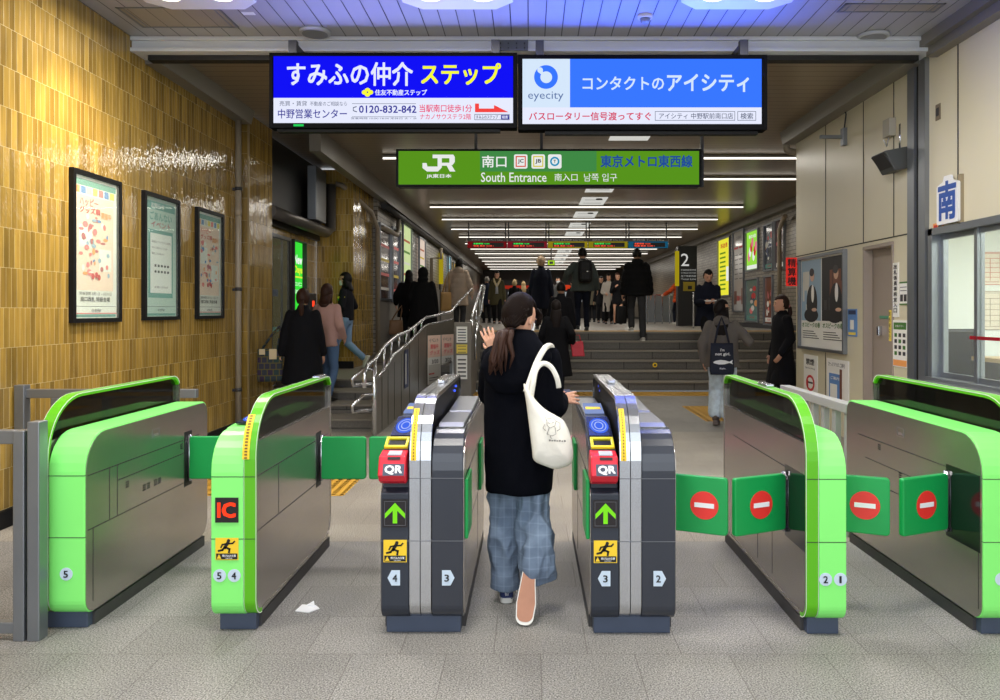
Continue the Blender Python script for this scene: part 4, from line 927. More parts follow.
for i, (x0, x1, yt, yb, c_, e, lab, k_) in enumerate(hp):
    Xp = 5.78; d1, d0 = wy(x0, Xp), wy(x1, Xp); m_ = E('hall_poster', c_ if k_ != 'g' else (150, 220, 70), e) if e else M('hall_poster', c_, .15)
    t, rect, txt, blob = wall_poster('poster', lab, 'poster', Xp+.02, d0, d1, wz(yb, d1), wz(yt, d0) if 0 else wz(yt, d1), -1, alu, .04, .05, glass=False, emit_sheet=m_, group='posters on the right hall wall')
    pink_e = E('hall_pink', (240, 130, 150), .8); red_e = E('hall_red', (210, 70, 50), .8); w_e = E('hall_white', (240, 244, 236), .9)
    if k_ == 'y':
        txt('料金表', .2, .84, .8, .93, red_e, .03)
        for q in range(9): rect(.12, .1+q*.08, .62, .13+q*.08, M('hall_green_print', (110, 150, 40), emit=.8))
        rect(.68, .25, .9, .5, w_e)
    elif k_ == 'w':
        txt('ご利用案内', .25, .9, .75, .94, 'ink')
        for q in range(2): rect(.08+q*.45, .78, .45+q*.45, .81, 'red')
        for q in range(6):
            rect(.1, .7-q*.06, .42, .71-q*.06, 'ink'); rect(.55, .7-q*.06, .88, .71-q*.06, 'ink')
        rect(.05, .08, .3, .25, 'brown'); rect(.75, .08, .95, .28, 'brown'); txt('募集中', .32, .12, .72, .19, 'red', .02)
    elif k_ == 'g':
        for q in range(7): blob(.2+.1*q, .35+.12*(q % 4), .1, .13, (pink_e, w_e, red_e)[q % 3], l=.001+q*.0003)
        rect(.02, .02, .98, .12, w_e); txt('春の大会', .2, .82, .8, .92, w_e, .03)
    else:
        for q in range(10): blob(.15+.7*rr.random(), .2+.6*rr.random(), .05+.13*rr.random(), .03+.06*rr.random(), rr.choice(('red', 'white', 'orange', 'pink', 'grey', 'navy', 'rose')), l=.001+q*.0003)
        rect(.05, .04, .95, .13, 'white' if k_ in 'br' else 'teal'); txt('特別展', .3, .06, .7, .11, 'red')
# big platform pillars signed 2
def pillar(label, x0, x1, y0, y1, px_side):
    t = thing('platform_sign_pillar', label, 'sign pillar', ((x0+x1)/2, y0, LZ)); MB().box(x0, x1, y0, y1, LZ, 3.3).build('panel', M('pillar_charcoal', (30, 29, 30), .4), t)
    return t
D = 22.0; a = at(694, 322, D)
t = thing('platform_sign', 'charcoal panel with a large white 2 and yellow strip on the right of the hall', 'platform sign', at(685, 330, D))
x0, x1 = at(678, 0, D).x, at(697, 0, D).x; MB().box(x0, x1, D, D+.3, LZ, wz(246, D)).build('panel', M('pillar_charcoal', (28, 27, 28), .4), t)
MB().box(at(675.5, 0, D).x, at(679, 0, D).x, D-.02, D+.1, wz(286, D), wz(251, D)).build('yellow_strip', M('strip_yellow', (196, 176, 30), emit=.6), t)
ptext(t, '2', 681, 253.5, 689, 266, D-.002, E('digit_white', (220, 220, 215), .8), 0, 'digit')
for k in range(4): ptext(t, ('中央線快速 東京方面', 'for Shinjuku and Tokyo', '地下鉄東西線', 'Tozai Line')[k], 681, 269+k*3, 696, 271+k*3, D-.002, E('digit_white2', (190, 190, 185), .6))
MB().box(at(683, 0, D).x, at(694, 0, D).x, D-.12, D, wz(291, D), wz(282, D)).build('yellow_box', M('box_yellow', (170, 146, 30), .4), t); MB().box(at(687, 0, D).x, at(691, 0, D).x, D-.13, D-.12, wz(289.5, D), wz(286, D)).build('box_slot', ink, t)
D = 25.; t = thing('platform_sign', 'charcoal panel with a white 2 and yellow strip on the left of the hall', 'platform sign', at(438, 330, D))
x0, x1 = at(431.5, 0, D).x, at(440.5, 0, D).x; MB().box(max(x0, -3.4), x1, D, D+.3, LZ, wz(250, D)).build('panel', M('pillar_charcoal', (28, 27, 28), .4), t)
MB().box(at(439, 0, D).x, at(443, 0, D).x, D-.03, D+.1, wz(284, D), wz(253, D)).build('yellow_strip', M('strip_yellow', (196, 176, 30), emit=.6), t)
ptext(t, '2', 433, 255.5, 437.5, 266, D-.004, E('digit_white', (220, 220, 215), .8), 0, 'digit')
for k in range(4): ptext(t, '東京方面', 432.5, 270+k*3, 438, 271.5+k*3, D-.004, E('digit_white2', (190, 190, 185), .6))
# steel railings in the hall on the right
def railing(lab, x0, x1, y, z0, z1, n):
    t = thing('glass_railing', lab, 'railing', ((x0+x1)/2, y, z0)); MB().box(x0, x1, y, y+.05, z1-.05, z1).build('rail', chrome, t); MB().box(x0, x1, y+.02, y+.03, z0+.05, z1-.05).build('panel', alu, t)
    for k in range(n+1): q = x0+(x1-x0)*k/n; MB().box(q-.02, q+.02, y-.01, y+.05, z0, z1).build('post', chrome, t)
railing('steel railing behind the orange jacket in the right of the hall', at(640, 0, 26).x, at(677, 0, 26).x, 26, LZ, LZ+1.0, 5)
t = thing('barrier_rail', 'thin steel barrier post beside the charcoal panel in the hall', 'barrier', at(694, 325, 19)); q = at(693.5, 0, 19).x
MB().tube([(q, 19, LZ), (q, 19, 1.9), (q+.3, 19, 1.9), (q+.3, 19, LZ)], .02, 8).build('tube', chrome, t)
# red vertical sign at the wall end
D = 10.45; t = thing('fare_adjustment_sign', 'red vertical sign with black characters at the end of the cream wall', 'sign', at(791, 286, D)); a = at(786.5, 286, D); b = at(797, 257.5, D)
MB().box(a.x, b.x, D, D+.03, a.z, b.z, .003).build('board', M('sign_red', (226, 52, 44), .4, emit=.7), t)
for k, s in enumerate('精算機'): ptext(t, s, 787.5, 258.6+k*9.1, 796, 267+k*9.1, D-.001, ink, .03)
MB().box(b.x-.02, XR, D+.005, D+.02, b.z-.1, b.z-.07).build('bracket', dark, t)
# ---------------------------------------------------------------- right wall things
def rp(name, lab, cat, x0, x1, yt, yb, sheet, fm=None, fw=0, depth=.02, **k):
    d1, d0 = wy(x0, XR), wy(x1, XR); return wall_poster(name, lab, cat, XR, d0, d1, wz(yb, d1), wz(yt, d1), -1, fm or black, fw, depth, sheet, **k)
t, rect, txt, blob = rp('poster_case', 'aluminium framed double poster of two people in suits on the cream wall', 'poster case', 801, 847.5, 258, 348, 'white', alu, .035, .05, glass=False)
for k in (0, 1):
    u = .02+.49*k
    rect(u, .3, u+.47, .98, ('sky', 'black')[k], l=.001)
    for q in range(7): rect(u+.02+rr.random()*.3, .35+rr.random()*.4, u+.1+rr.random()*.34, .5+rr.random()*.45, rr.choice((('navy', 'grey', 'sky') if k == 0 else ('black', 'brown', 'ink'))), l=.0013+q*.0002)
    c_ = u+(.26 if k == 0 else .3)
    # a plain seated figure in a dark suit
    blob(c_, .5, .13, .2, 'black', l=.004); blob(c_-.02, .36, .17, .08, 'black', l=.0042); blob(c_+.02, .6, .035, .1, 'white', l=.005); blob(c_+.01, .8, .05, .065, 'skin', l=.0055); blob(c_, .84, .055, .045, 'ink', l=.006); blob(c_+.06, .42, .06, .02, 'skin', l=.0065)
    txt('オスピークの春', u+.02, .22, u+.45, .28, 'green', .02)
    for q in range(4): rect(u+.03, .1+q*.025, u+.42-.04*q, .108+q*.025, 'ink', l=.001)
t, rect, txt, blob = rp('blue_notice', 'narrow blue and yellow notice beside the poster case', 'notice', 848.5, 857.5, 309, 336, 'blue', glass=False); rect(.1, .8, .9, .95, 'navy'); rect(.1, .05, .9, .15, 'yellow'); rect(.3, .25, .7, .6, 'white')
t, rect, txt, blob = rp('no_smoking_sign', 'white sign with a red prohibition circle under the poster case', 'sign', 804.5, 818, 354, 398, 'white', glass=False)
txt('禁煙', .2, .78, .8, .92, 'ink', .02); txt('No Smoking', .15, .68, .85, .73, 'ink'); blob(.5, .38, .32, .18, 'red'); blob(.5, .38, .22, .125, 'white', l=.002); rect(.3, .37, .7, .41, 'ink', l=.0025); rect(.28, .3, .36, .45, 'red', l=.003)
t, rect, txt, blob = rp('beverage_notice', 'white handwritten style notice with a blue panel under the poster case', 'notice', 827.5, 849.5, 358, 402, 'white', glass=False)
txt('きっぷうりば ご案内', .1, .84, .85, .93, 'ink'); rect(.12, .1, .7, .68, 'blue'); txt('ご案内', .2, .55, .6, .62, 'white', .02); rect(.18, .12, .5, .45, 'white', l=.002); rect(.62, .1, .72, .8, 'brown', l=.003)
# door in its recess
mb = MB().use(taupe); mb.box(XR+.09, XR+.12, D0, D1, 0, 2.15)
o = mb.build('door_1'); o['kind'] = 'structure'; OFF[o.name] = Vector()
MB().box(XR+.08, XR+.09, D0+.1, D0+.12, .1, 2.1).build('door_joint', seam, o); MB().box(XR+.05, XR+.09, D0+.45, D0+.5, 1.2, 1.3, .005).build('door_handle', chrome, o)
MB().box(XR+.082, XR+.09, D0+.3, D0+.5, 1.38, 1.41).build('label_strip', M('label_green', (90, 150, 120), .5), o)
mb = MB().box(XR-.012, XR+.085, D0+.004, D0+.03, 0, 2.12).box(XR-.012, XR+.085, D1-.035, D1-.004, 0, 2.15).box(XR-.012, XR+.085, D0, D1, 2.12, 2.155); struct('trim_11', mb, taupe, .003)
def stk(name, lab, x0, x1, yt, yb, sheet): return rp(name, lab, 'notice', x0, x1, yt, yb, sheet, glass=False)
t, rect, txt, blob = stk('vertical_sticker', 'tall white sticker with vertical black characters between door and column', 893.8, 899.5, 263, 317, 'white')
for k, s in enumerate('改札係員事務室入口'): txt(s, .2, .88-k*.1, .8, .96-k*.1, 'ink', .03)
t, rect, txt, blob = stk('small_notice', 'small white notice with green edge near the aluminium column', 900.5, 908.5, 282, 305, 'white'); rect(0, .93, 1, 1, 'green'); rect(0, 0, 1, .06, 'green'); rect(.1, .75, .9, .78, 'ink'); rect(.1, .6, .9, .63, 'ink'); rect(.1, .15, .45, .45, 'ink'); rect(.55, .15, .9, .45, 'ink')
t, rect, txt, blob = stk('yellow_sticker', 'narrow yellow sticker on the door edge', 889.8, 892.2, 310, 341, 'yellow')
for k, s in enumerate('関係者以外'): txt(s, .15, .8-k*.18, .85, .94-k*.18, 'ink')
t, rect, txt, blob = stk('safety_notice', 'white notice with green heading and orange foot beside the column', 894, 908, 320, 366, 'white'); rect(.05, .8, .95, .95, 'green'); txt('お客さまへ', .2, .85, .8, .9, 'white'); rect(.02, .02, .98, .15, 'orange')
for k in range(3):
    for q in range(4): rect(.12+k*.3, .25+q*.13, .3+k*.3, .33+q*.13, 'ink' if (k+q) % 3 else 'green', l=.001)
t, rect, txt, blob = stk('orange_sticker', 'small orange sticker below the south character plate', 934, 944, 224, 233, 'orange'); rect(.1, .2, .45, .8, 'red'); rect(.55, .3, .9, .7, 'ink')
# south plate
d0, d1 = 6.45, 6.77; t = thing('south_plate', 'white plate with a large blue south character above the office window', 'sign', (XR, 6.6, 2.2)); z0, z1 = wz(224.5, 6.7), wz(179, 6.7)
MB().prism(rounded([(6.44, z0, .02), (6.44, z1-.06, .02), (6.54, z1-.03, 0), (6.56, z1+.015, .01), (6.66, z1+.015, .01), (6.68, z1-.03, 0), (6.78, z1-.06, .02), (6.78, z0, .02)], 3), XR-.05, XR-.03).build('plate', inkw, t); MB().box(XR-.03, XR, 6.44, 6.48, z0-.02, z1).box(XR-.03, XR, 6.6, 6.63, z0, z1).build('backing', M('backing_tan', (150, 136, 110), .5), t)
text('南', M('character_blue', (30, 76, 160), .4), t, (XR-.051, 6.755, z0+.03), -Y, Z, .29, z1-z0-.06, .045)
t = thing('switch_plate', 'small brown switch plate on the cream wall near the aluminium column', 'switch', (XR, 6.9, 2.6)); d_ = wy(938.5, XR); MB().box(XR-.008, XR, d_-.04, d_+.04, wz(120, d_), wz(104, d_), .003).build('plate', M('switch_brown', (120, 106, 88), .5), t); MB().box(XR-.012, XR-.008, d_-.02, d_+.02, wz(116, d_), wz(108, d_)).build('button', dark, t)
# speaker, bracket, box
t = thing('wedge_speaker', 'dark wedge shaped speaker hanging by the top right wall', 'speaker', (3.3, 7.7, 3.2)); 
c_ = at(895, 160, 7.55); mb = MB()
mb.hexa([(c_.x-.07, 7.4, c_.z-.13), (c_.x+.14, 7.4, c_.z-.09), (c_.x+.14, 7.68, c_.z-.09), (c_.x-.07, 7.68, c_.z-.13), (c_.x-.17, 7.4, c_.z+.06), (c_.x+.13, 7.4, c_.z+.12), (c_.x+.13, 7.7, c_.z+.12), (c_.x-.17, 7.7, c_.z+.06)]); mb.build('cabinet', M('speaker_grey', (74, 76, 76), .5), t, bevel=.008)
MB().hexa([(c_.x-.075, 7.42, c_.z-.115), (c_.x-.065, 7.42, c_.z-.125), (c_.x-.065, 7.66, c_.z-.125), (c_.x-.075, 7.66, c_.z-.115), (c_.x-.178, 7.42, c_.z+.045), (c_.x-.168, 7.42, c_.z+.05), (c_.x-.168, 7.68, c_.z+.05), (c_.x-.178, 7.68, c_.z+.045)]).build('grille', dark, t)
MB().cyl((c_.x+.05, 7.55, c_.z+.1), (c_.x+.05, 7.55, c_.z+.35), .012, 8).tube([(c_.x+.05, 7.55, c_.z+.35), (XR, 7.55, c_.z+.35)], .012, 8).build('bracket', chrome, t)
t = thing('junction_box', 'small grey junction box above the wall speaker', 'electrical box', at(896, 128, 7.6)); c_ = at(897, 128, 7.7); MB().box(XR-.07, XR, 7.63, 7.78, c_.z-.09, c_.z+.09, .006).build('box', M('box_grey', (170, 164, 150), .5), t); MB().tube([(XR-.04, 7.7, c_.z-.09), (XR-.1, 7.62, c_.z-.2), (XR-.16, 7.56, c_.z-.15)], .006, 6).build('cable', inkw, t)
t = thing('steel_bracket', 'empty steel wall bracket on the upper cream wall', 'bracket', at(846, 138, 8.9)); c_ = at(846, 137, XR*F/(846-VX)); MB().box(XR-.05, XR, c_.y-.04, c_.y+.04, c_.z-.1, c_.z+.1, .004).box(XR-.3, XR-.04, c_.y-.02, c_.y+.02, c_.z-.02, c_.z+.02, .004).build('arm', alu, t); MB().tube([(XR-.02, c_.y, c_.z+.1), (XR-.02, c_.y-.05, c_.z+.25), (XR-.02, c_.y+.02, c_.z+.35)], .008, 6).build('cable', dark, t)
# ---------------------------------------------------------------- office behind the window
offw = M('office_white', (226, 230, 226), .6); mb = MB().use(offw)
mb.box(XR+T, 7.2, 9.0, 9.1, 0, 2.7); mb.box(7.1, 7.2, 2.6, 9, 0, 2.7); mb.box(XR+T, 7.2, 2.5, 2.6, 0, 2.7); mb.box(XR+T, 7.2, 2.5, 9.1, 2.6, 2.7); mb.use(M('office_floor', (120, 116, 110), .6)).box(XR+T, 7.2, 2.6, 9, 0, .01); struct('wall_office', mb)
area('office_lamp_light', (5.4, 5.6, 2.55), 1.6, 3.4, 170, (.97, 1, .95))
t = thing('office_lamp', 'white lamp panel on the ceiling inside the station office', 'ceiling lamp', (5.4, 5.6, 2.6)); MB().box(4.6, 6.2, 3.9, 7.3, 2.57, 2.597).build('diffuser', lampw, t)
o = MB().box(XR-.03, XR+T, 6.9, 6.97, .82, 2.2).box(XR-.03, XR+T, W0, W0+.06, .82, 2.2).box(XR-.03, XR+T, W0, 6.97, 2.14, 2.2).box(XR-.06, XR+T, W0, 6.97, .82, .87).build('window_1', alu); o['kind'] = 'structure'; OFF[o.name] = Vector()
for k, (y0, y1, xo) in enumerate(((6.28, 6.9, .05), (5.4, 6.33, .02))):
    s = MB(); s.frame((XR+xo, y0, .87), Y, Z, y1-y0, 1.27, .045, .03).build('sliding_sash', alu, o); MB().slab((XR+xo+.012, y0+.04, .9), Y, Z, y1-y0-.08, 1.2, .004).build('pane', clear, o)
MB().slab((XR+.03, W0+.06, .9), Y, Z, 5.4-W0-.06, 1.24, .004).build('pane', clear, o)
MB().box(XR+.0, XR+.018, 6.25, 6.27, .87, 2.14).build('mullion', alu, o)
t = thing('counter_ledge', 'steel counter ledge under the office window', 'counter', (XR-.1, 5.5, .85)); MB().box(XR-.28, XR-.06, 3.5, 6.95, .80, .845, .006).build('ledge', chrome, t); MB().box(XR-.2, XR-.1, 3.6, 3.65, .0, .8).box(XR-.2, XR-.1, 6.7, 6.75, 0, .8).build('support', alu, t)
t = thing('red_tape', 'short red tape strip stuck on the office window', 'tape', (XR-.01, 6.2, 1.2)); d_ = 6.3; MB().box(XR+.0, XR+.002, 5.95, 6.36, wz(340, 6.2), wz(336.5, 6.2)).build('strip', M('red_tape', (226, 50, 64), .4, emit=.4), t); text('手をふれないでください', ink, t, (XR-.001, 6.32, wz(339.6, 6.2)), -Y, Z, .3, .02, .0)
# route charts on the far wall of the office
for k, (x0, x1, y0, y1, c_, lab) in enumerate(((973, 1010, 252, 285, (190, 110, 100), 'upper route chart with red lines on the office wall'), (973, 1010, 291, 330, (150, 140, 128), 'lower timetable chart on the office wall'))):
    dd = 9.0; x0 = 974.5-0; a = at(x0-0, y1, dd); b = at(x1+14, y0, dd); t = thing('route_chart', lab, 'chart', ((a.x+b.x)/2, dd, a.z)); MB().box(a.x, b.x, dd-.01, dd-.001, a.z, b.z).build('sheet', M('chart_paper', (226, 214, 196), .6), t)
    lm = M('chart_lines', c_, .6); mb = MB(); n_ = 7
    for q in range(n_): zz = a.z+(b.z-a.z)*(q+.6)/n_; mb.box(a.x+.02, b.x-.02-.07*(q % 3), dd-.013, dd-.0105, zz, zz+.006)
    for q in range(5): xx = a.x+(b.x-a.x)*(q+.5)/5; mb.box(xx, xx+.006, dd-.013, dd-.0105, a.z+.05, b.z-.03-.05*(q % 2))
    mb.build('printed_lines', lm, t); MB().frame((a.x, dd-.011, a.z), X, Z, b.x-a.x, b.z-a.z, .008, .001).build('border', lm, t)
t = thing('office_desk', 'dark office desk behind the station window', 'desk', (5.2, 7.2, 0)); MB().box(4.3, 6.4, 6.7, 7.5, .98, 1.02).build('top', M('desk_wood', (170, 150, 120), .5), t); MB().box(4.32, 6.38, 6.75, 7.45, .0, .98).build('body', dark, t)
t = thing('computer_monitor', 'black monitor on the office desk', 'monitor', (4.75, 7.0, 1.02)); MB().box(4.55, 4.95, 6.98, 7.02, 1.1, 1.4, .005).build('screen', black, t); MB().cyl((4.75, 7.0, 1.02), (4.75, 7.0, 1.12), .025).disc((4.75, 7.0, 1.02), (0, 0, 1), .1, .01).build('stand', black, t)
t = thing('paper_stack', 'stack of papers on the office desk', 'papers', (4.55, 6.8, 1.02)); MB().box(4.36, 4.62, 6.72, 6.9, 1.021, 1.05).build('sheets', inkw, t); MB().box(4.37, 4.5, 6.73, 6.86, 1.05, 1.065).build('booklet', M('booklet', (80, 130, 160), .5), t)
t = thing('office_chair', 'black office chair behind the sliding window', 'chair', (4.35, 8.0, 0)); MB().box(4.12, 4.56, 7.75, 7.82, .62, 1.28, .03).build('backrest', black, t); MB().box(4.12, 4.56, 7.8, 8.2, .48, .56, .02).build('seat', black, t); MB().cyl((4.34, 8, .1), (4.34, 8, .48), .03).box(4.1, 4.58, 7.98, 8.02, .04, .1).box(4.32, 4.36, 7.78, 8.22, .04, .1).build('base', black, t)
# ---------------------------------------------------------------- stair side wall with handrails (left)
PT = [(-1.80, 8.95), (-1.80, 13.4), (-1.42, 14.3)]
ph = M('panel_steel_grey', (128, 122, 112), .38, .5, noise=(3, .12))
t = thing('ramp_partition', 'grey steel partition with sloping top beside the left steps', 'partition wall', (-1.8, 8.95, 0))
def tz(y): return .60 if y < 9.0 else (.62+(y-9.0)*(.34/2.5) if y < 11.5 else .96+(y-11.5)*.115)
mb = MB(); ysn = [8.95, 9.5, 10.2, 11.5, 12.5, 13.4]; rail_prof = [.64, .70, .86, .97, 1.1, 1.2]
pr = [(ysn[0], 0)]+list(zip(ysn, rail_prof))+[(13.4, 0)]
mb.prism(pr, -1.84, -1.80); a_, b_ = Vector((-1.8, 13.4)), Vector((-1.42, 14.4))
mb.hexa([(-1.84, 13.4, 0), (-1.80, 13.4, 0), (-1.42, 14.4, 0), (-1.46, 14.4, 0), (-1.84, 13.4, 1.2), (-1.80, 13.4, 1.2), (-1.42, 14.4, 1.3), (-1.46, 14.4, 1.3)])
mb.build('panel', ph, t)
MB().tube([(-1.82, y, z+.01) for y, z in zip(ysn, rail_prof)]+[(-1.44, 14.4, 1.31)], .02, 8).build('edge_tube', chrome, t)
mb = MB()
for y in (9.35, 9.75, 10.2, 10.75, 11.5, 12.4): mb.box(-1.799, -1.796, y, y+.012, .02, tz(y)-.0)
mb.build('panel_joint', seam, t)
t = thing('handrail', 'bent steel handrail climbing above the grey partition', 'handrail', (-1.82, 8.8, 0))
MB().tube([(-1.8, 8.35, .62), (-1.8, 8.38, .80), (-1.8, 8.55, .86), (-1.8, 8.95, .90), (-1.82, 9.6, 1.02), (-1.82, 10.5, 1.12), (-1.82, 11.5, 1.16), (-1.82, 13.4, 1.34), (-1.5, 14.6, 1.44), (-1.4, 15.2, 1.65), (-1.3, 17.0, 1.95)], .024, 10).build('rail', chrome, t)
for y, z, zz in ((9.6, .72, 1.02), (10.1, .84, 1.08), (10.7, .91, 1.13), (11.3, .96, 1.15), (12.1, 1.06, 1.22), (12.9, 1.15, 1.3)): MB().cyl((-1.82, y, z-.02), (-1.82, y, zz), .018, 10).build('post', chrome, t)
MB().cyl((-1.79, 8.85, .0), (-1.79, 8.85, .9), .026, 12).build('end_post', chrome, t)
for dz in (0, -.3): MB().tube([(-1.79, 8.85, .80+dz), (-1.9, 8.75, .80+dz), (-1.98, 8.55, .70+dz), (-1.98, 8.6, .63+dz), (-1.9, 8.8, .62+dz), (-1.79, 8.87, .62+dz)], .02, 10).build('return_loop', chrome, t)
def sheet_on(lab, name, o, U, w_, h_, rows, base='white', m=None, tilt=0):
    o = Vector(o); U = Vector(U).normalized(); Nn = U.cross(Z); t = thing(name, lab, 'notice', o+U*w_/2)
    MB().slab(o+Nn*.006, U, Z, w_, h_, .003).build('sheet', m or pcol[base], t)
    for (u0, v0, u1, v1, c_) in rows: MB().slab(o+Nn*.0095+U*u0*w_+Z*v0*h_, U, Z, (u1-u0)*w_, (v1-v0)*h_, .0008).build('printed_area', pcol[c_], t)
    return t, (lambda s, u0, v0, u1, v1, c_, b=0: text(s, pcol[c_], t, o+Nn*.0105+U*u0*w_+Z*v0*h_, U, Z, (u1-u0)*w_, (v1-v0)*h_, b))
Ud = (Vector((-1.42, 14.4, 0))-Vector((-1.8, 13.4, 0))).normalized()
for k, lab in enumerate(('left one of two long campaign notices taped on the angled partition', 'right one of two long campaign notices taped on the angled partition')):
    t, tx = sheet_on(lab, 'campaign_notice', Vector((-1.8, 13.4, .17))+Ud*(.03+k*.52), Ud, .48, .86, [(.0, .55, 1, 1, 'cream'), (.05, .0, .95, .4, 'grey'), (.08, .2, .5, .23, 'red'), (.08, .12, .8, .14, 'ink'), (.08, .07, .7, .09, 'ink')])
    tx('イベント', .1, .86, .8, .94, 'ink'); tx('開催中', .2, .72, .8, .82, 'pink', .03); tx('グッズ', .15, .6, .9, .69, 'pink', .03); tx('3/20', .3, .42, .8, .5, 'ink', .02)
t, tx = sheet_on('narrow blue notice taped on the grey partition', 'blue_strip_notice', (-1.799, 11.0, .35), (0, 1, 0), .35, .55, [(.2, .1, .4, .9, 'white')], 'navy')
# end pillar with notices, and stair side wall with rails
t = thing('stair_end_pillar', 'grey pillar with taped notices at the left foot of the wide stairs', 'pillar', (-1.12, 12.95, 0))
MB().box(-1.27, -.985, 12.9, 13.15, 0, 1.27, .01).build('post', greyp, t)
MB().prism([(13.15, .0), (13.15, 1.2), (14.1, 1.24), (15.9, 1.15), (16.1, 1.03), (16.1, 0)], -1.05, -.985).build('side_wall', greyp, t)
MB().tube([(-1.0, 13.0, 1.27), (-1.0, 13.2, 1.35), (-1.0, 15.9, 2.0), (-1.0, 17.0, 2.0)], .022, 8).tube([(-1.0, 13.2, 1.0), (-1.0, 15.9, 1.6)], .018, 8).build('rail', chrome, t)
for y, z in ((13.3, 1.37), (14.3, 1.6), (15.3, 1.85), (16.2, 2.0)): MB().cyl((-1.0, y, z-.55), (-1.0, y, z), .018, 8).build('baluster', chrome, t)
MB().tube([(-.94, 13.3, .62), (-.94, 13.3, 1.05), (-.94, 13.5, 1.1), (-.94, 15.9, 1.95)], .022, 8).build('inner_rail', chrome, t)
for k, (z, hh, c_, lab) in enumerate(((.93, .27, 'navy', 'upper white and blue notice on the stair end pillar'), (.75, .15, 'yellow', 'yellow notice in the middle of the stair end pillar'), (.32, .4, 'ink', 'lower curling white notice on the stair end pillar'))):
    t, tx = sheet_on(lab, 'taped_notice', (-1.23, 12.892, z), (1, 0, 0), .18, hh, [(.12, .1+.17*q, .88, .16+.17*q, c_ if q % 2 else 'ink') for q in range(5)], 'yellow' if k == 1 else 'white')
sb_ = thing('step_marker', 'small round yellow marker on the riser of the third step', 'marker', at(655, 365, 14.7)); MB().disc((at(655, 365, 14.73).x, 14.745, at(655, 365, 14.73).z), (0, -1, 0), .045, .01).build('disc', yellow, sb_); MB().disc((at(655, 365, 14.73).x, 14.733, at(655, 365, 14.73).z), (0, -1, 0), .02, .008).build('centre', ink, sb_)
# ---------------------------------------------------------------- people
def add_limb(mb, pts, rad, seg=14):
    """tapered limb: rounded at every joint, run through a smooth curve of cross-sections"""
    for p, r in zip(pts, rad): mb.ball(p, r, sub=2)
    for i in range(len(pts)-1): mb.tube([pts[i], pts[i+1]], [rad[i], rad[i+1]], seg)
def add_rings(mb, rings, seg=20, M4=None):
    """closed loft; ring = (z, cx, cy, rx, ry)"""
    V = []
    for (z, cx, cy, rx, ry) in rings:
        V.append([mb.b.verts.new((M4 @ Vector((cx+rx*math.cos(2*PI*k/seg), cy+ry*math.sin(2*PI*k/seg), z))) if M4 else (cx+rx*math.cos(2*PI*k/seg), cy+ry*math.sin(2*PI*k/seg), z)) for k in range(seg)])
    for a, b in zip(V, V[1:]):
        for k in range(seg): mb._f([a[k], a[(k+1) % seg], b[(k+1) % seg], b[k]], True)
    mb._f(V[0][::-1]); mb._f(V[-1])
def fuse(mb, voxel, smooth=2, fold=None, name='tmp'):
    """joins overlapping closed shapes into one continuous smooth skin"""
    bmesh.ops.recalc_face_normals(mb.b, faces=mb.b.faces[:])
    me = bpy.data.meshes.new(name); mb.b.to_mesh(me); mb.b.free()
    o = bpy.data.objects.new(name, me); C.objects.link(o)
    r = o.modifiers.new('r', 'REMESH'); r.mode = 'VOXEL'; r.voxel_size = voxel; r.use_smooth_shade = True
    if smooth: s = o.modifiers.new('s', 'SMOOTH'); s.factor = .6; s.iterations = smooth
    bpy.context.view_layer.update()
    n = bpy.data.meshes.new_from_object(o.evaluated_get(bpy.context.evaluated_depsgraph_get()))
    bpy.data.objects.remove(o); bpy.data.meshes.remove(me)
    if fold:
        ns = [v.normal.copy() for v in n.vertices]
        for v, q in zip(n.vertices, ns): v.co = v.co+q*fold(v.co, q)
        n.update()
    return n
def give(name, me, mat, parent):
    me.materials.clear(); me.materials.append(mat); me.name = name
    for p in me.polygons: p.use_smooth = True
    return link_mesh(name, me, parent)
def ik(a, b, l1, l2, pole):
    a, b, pole = Vector(a), Vector(b), Vector(pole); d = b-a; L = min(d.length, (l1+l2)*.999)
    if L < 1e-4: return a
    b2 = a+d.normalized()*L; x = (l1*l1-l2*l2+L*L)/(2*L); h = math.sqrt(max(0, l1*l1-x*x)); dn = d.normalized()
    pp = pole-dn*pole.dot(dn)
    return a+dn*x+(pp.normalized() if pp.length > 1e-5 else Vector((0, 1, 0)))*h
skin = M('skin', (204, 154, 128), .5, spec=.3); skin2 = M('skin_tan', (206, 158, 130), .5)
def cloth(n, c, **k): return M(n, c, .85, spec=.2, noise=(9, .12), bump=(260, .12), **k)
cb = cloth('black_wool', (14, 14, 19)); cbk = cloth('black_nylon', (10, 10, 12)); cnavy = cloth('navy_wool', (16, 20, 34)); cjean = cloth('mid_blue_denim', (74, 92, 116)); cdj = cloth('dark_trousers', (24, 25, 30)); cgt = cloth('dark_grey_trousers', (52, 52, 54))
hairb = M('black_hair', (14, 11, 11), .55, spec=.2, noise=(40, .3), stretch=(1, 1, .15)); hairbr = M('brown_hair', (52, 31, 23), .55, spec=.2, noise=(40, .3), stretch=(1, 1, .15)); hairbl = M('blonde_hair', (186, 158, 112), .45, noise=(40, .3), stretch=(1, 1, .15)); hairg = M('grey_hair', (130, 124, 116), .5)
maskm = M('white_mask', (232, 232, 234), .7); eyem = M('eye_dark', (20, 16, 16), .2); solem = M('sole_white', (220, 218, 212), .6); bootm = M('boot_brown_grey', (92, 80, 76), .5); shoek = M('shoe_black', (20, 20, 22), .45)

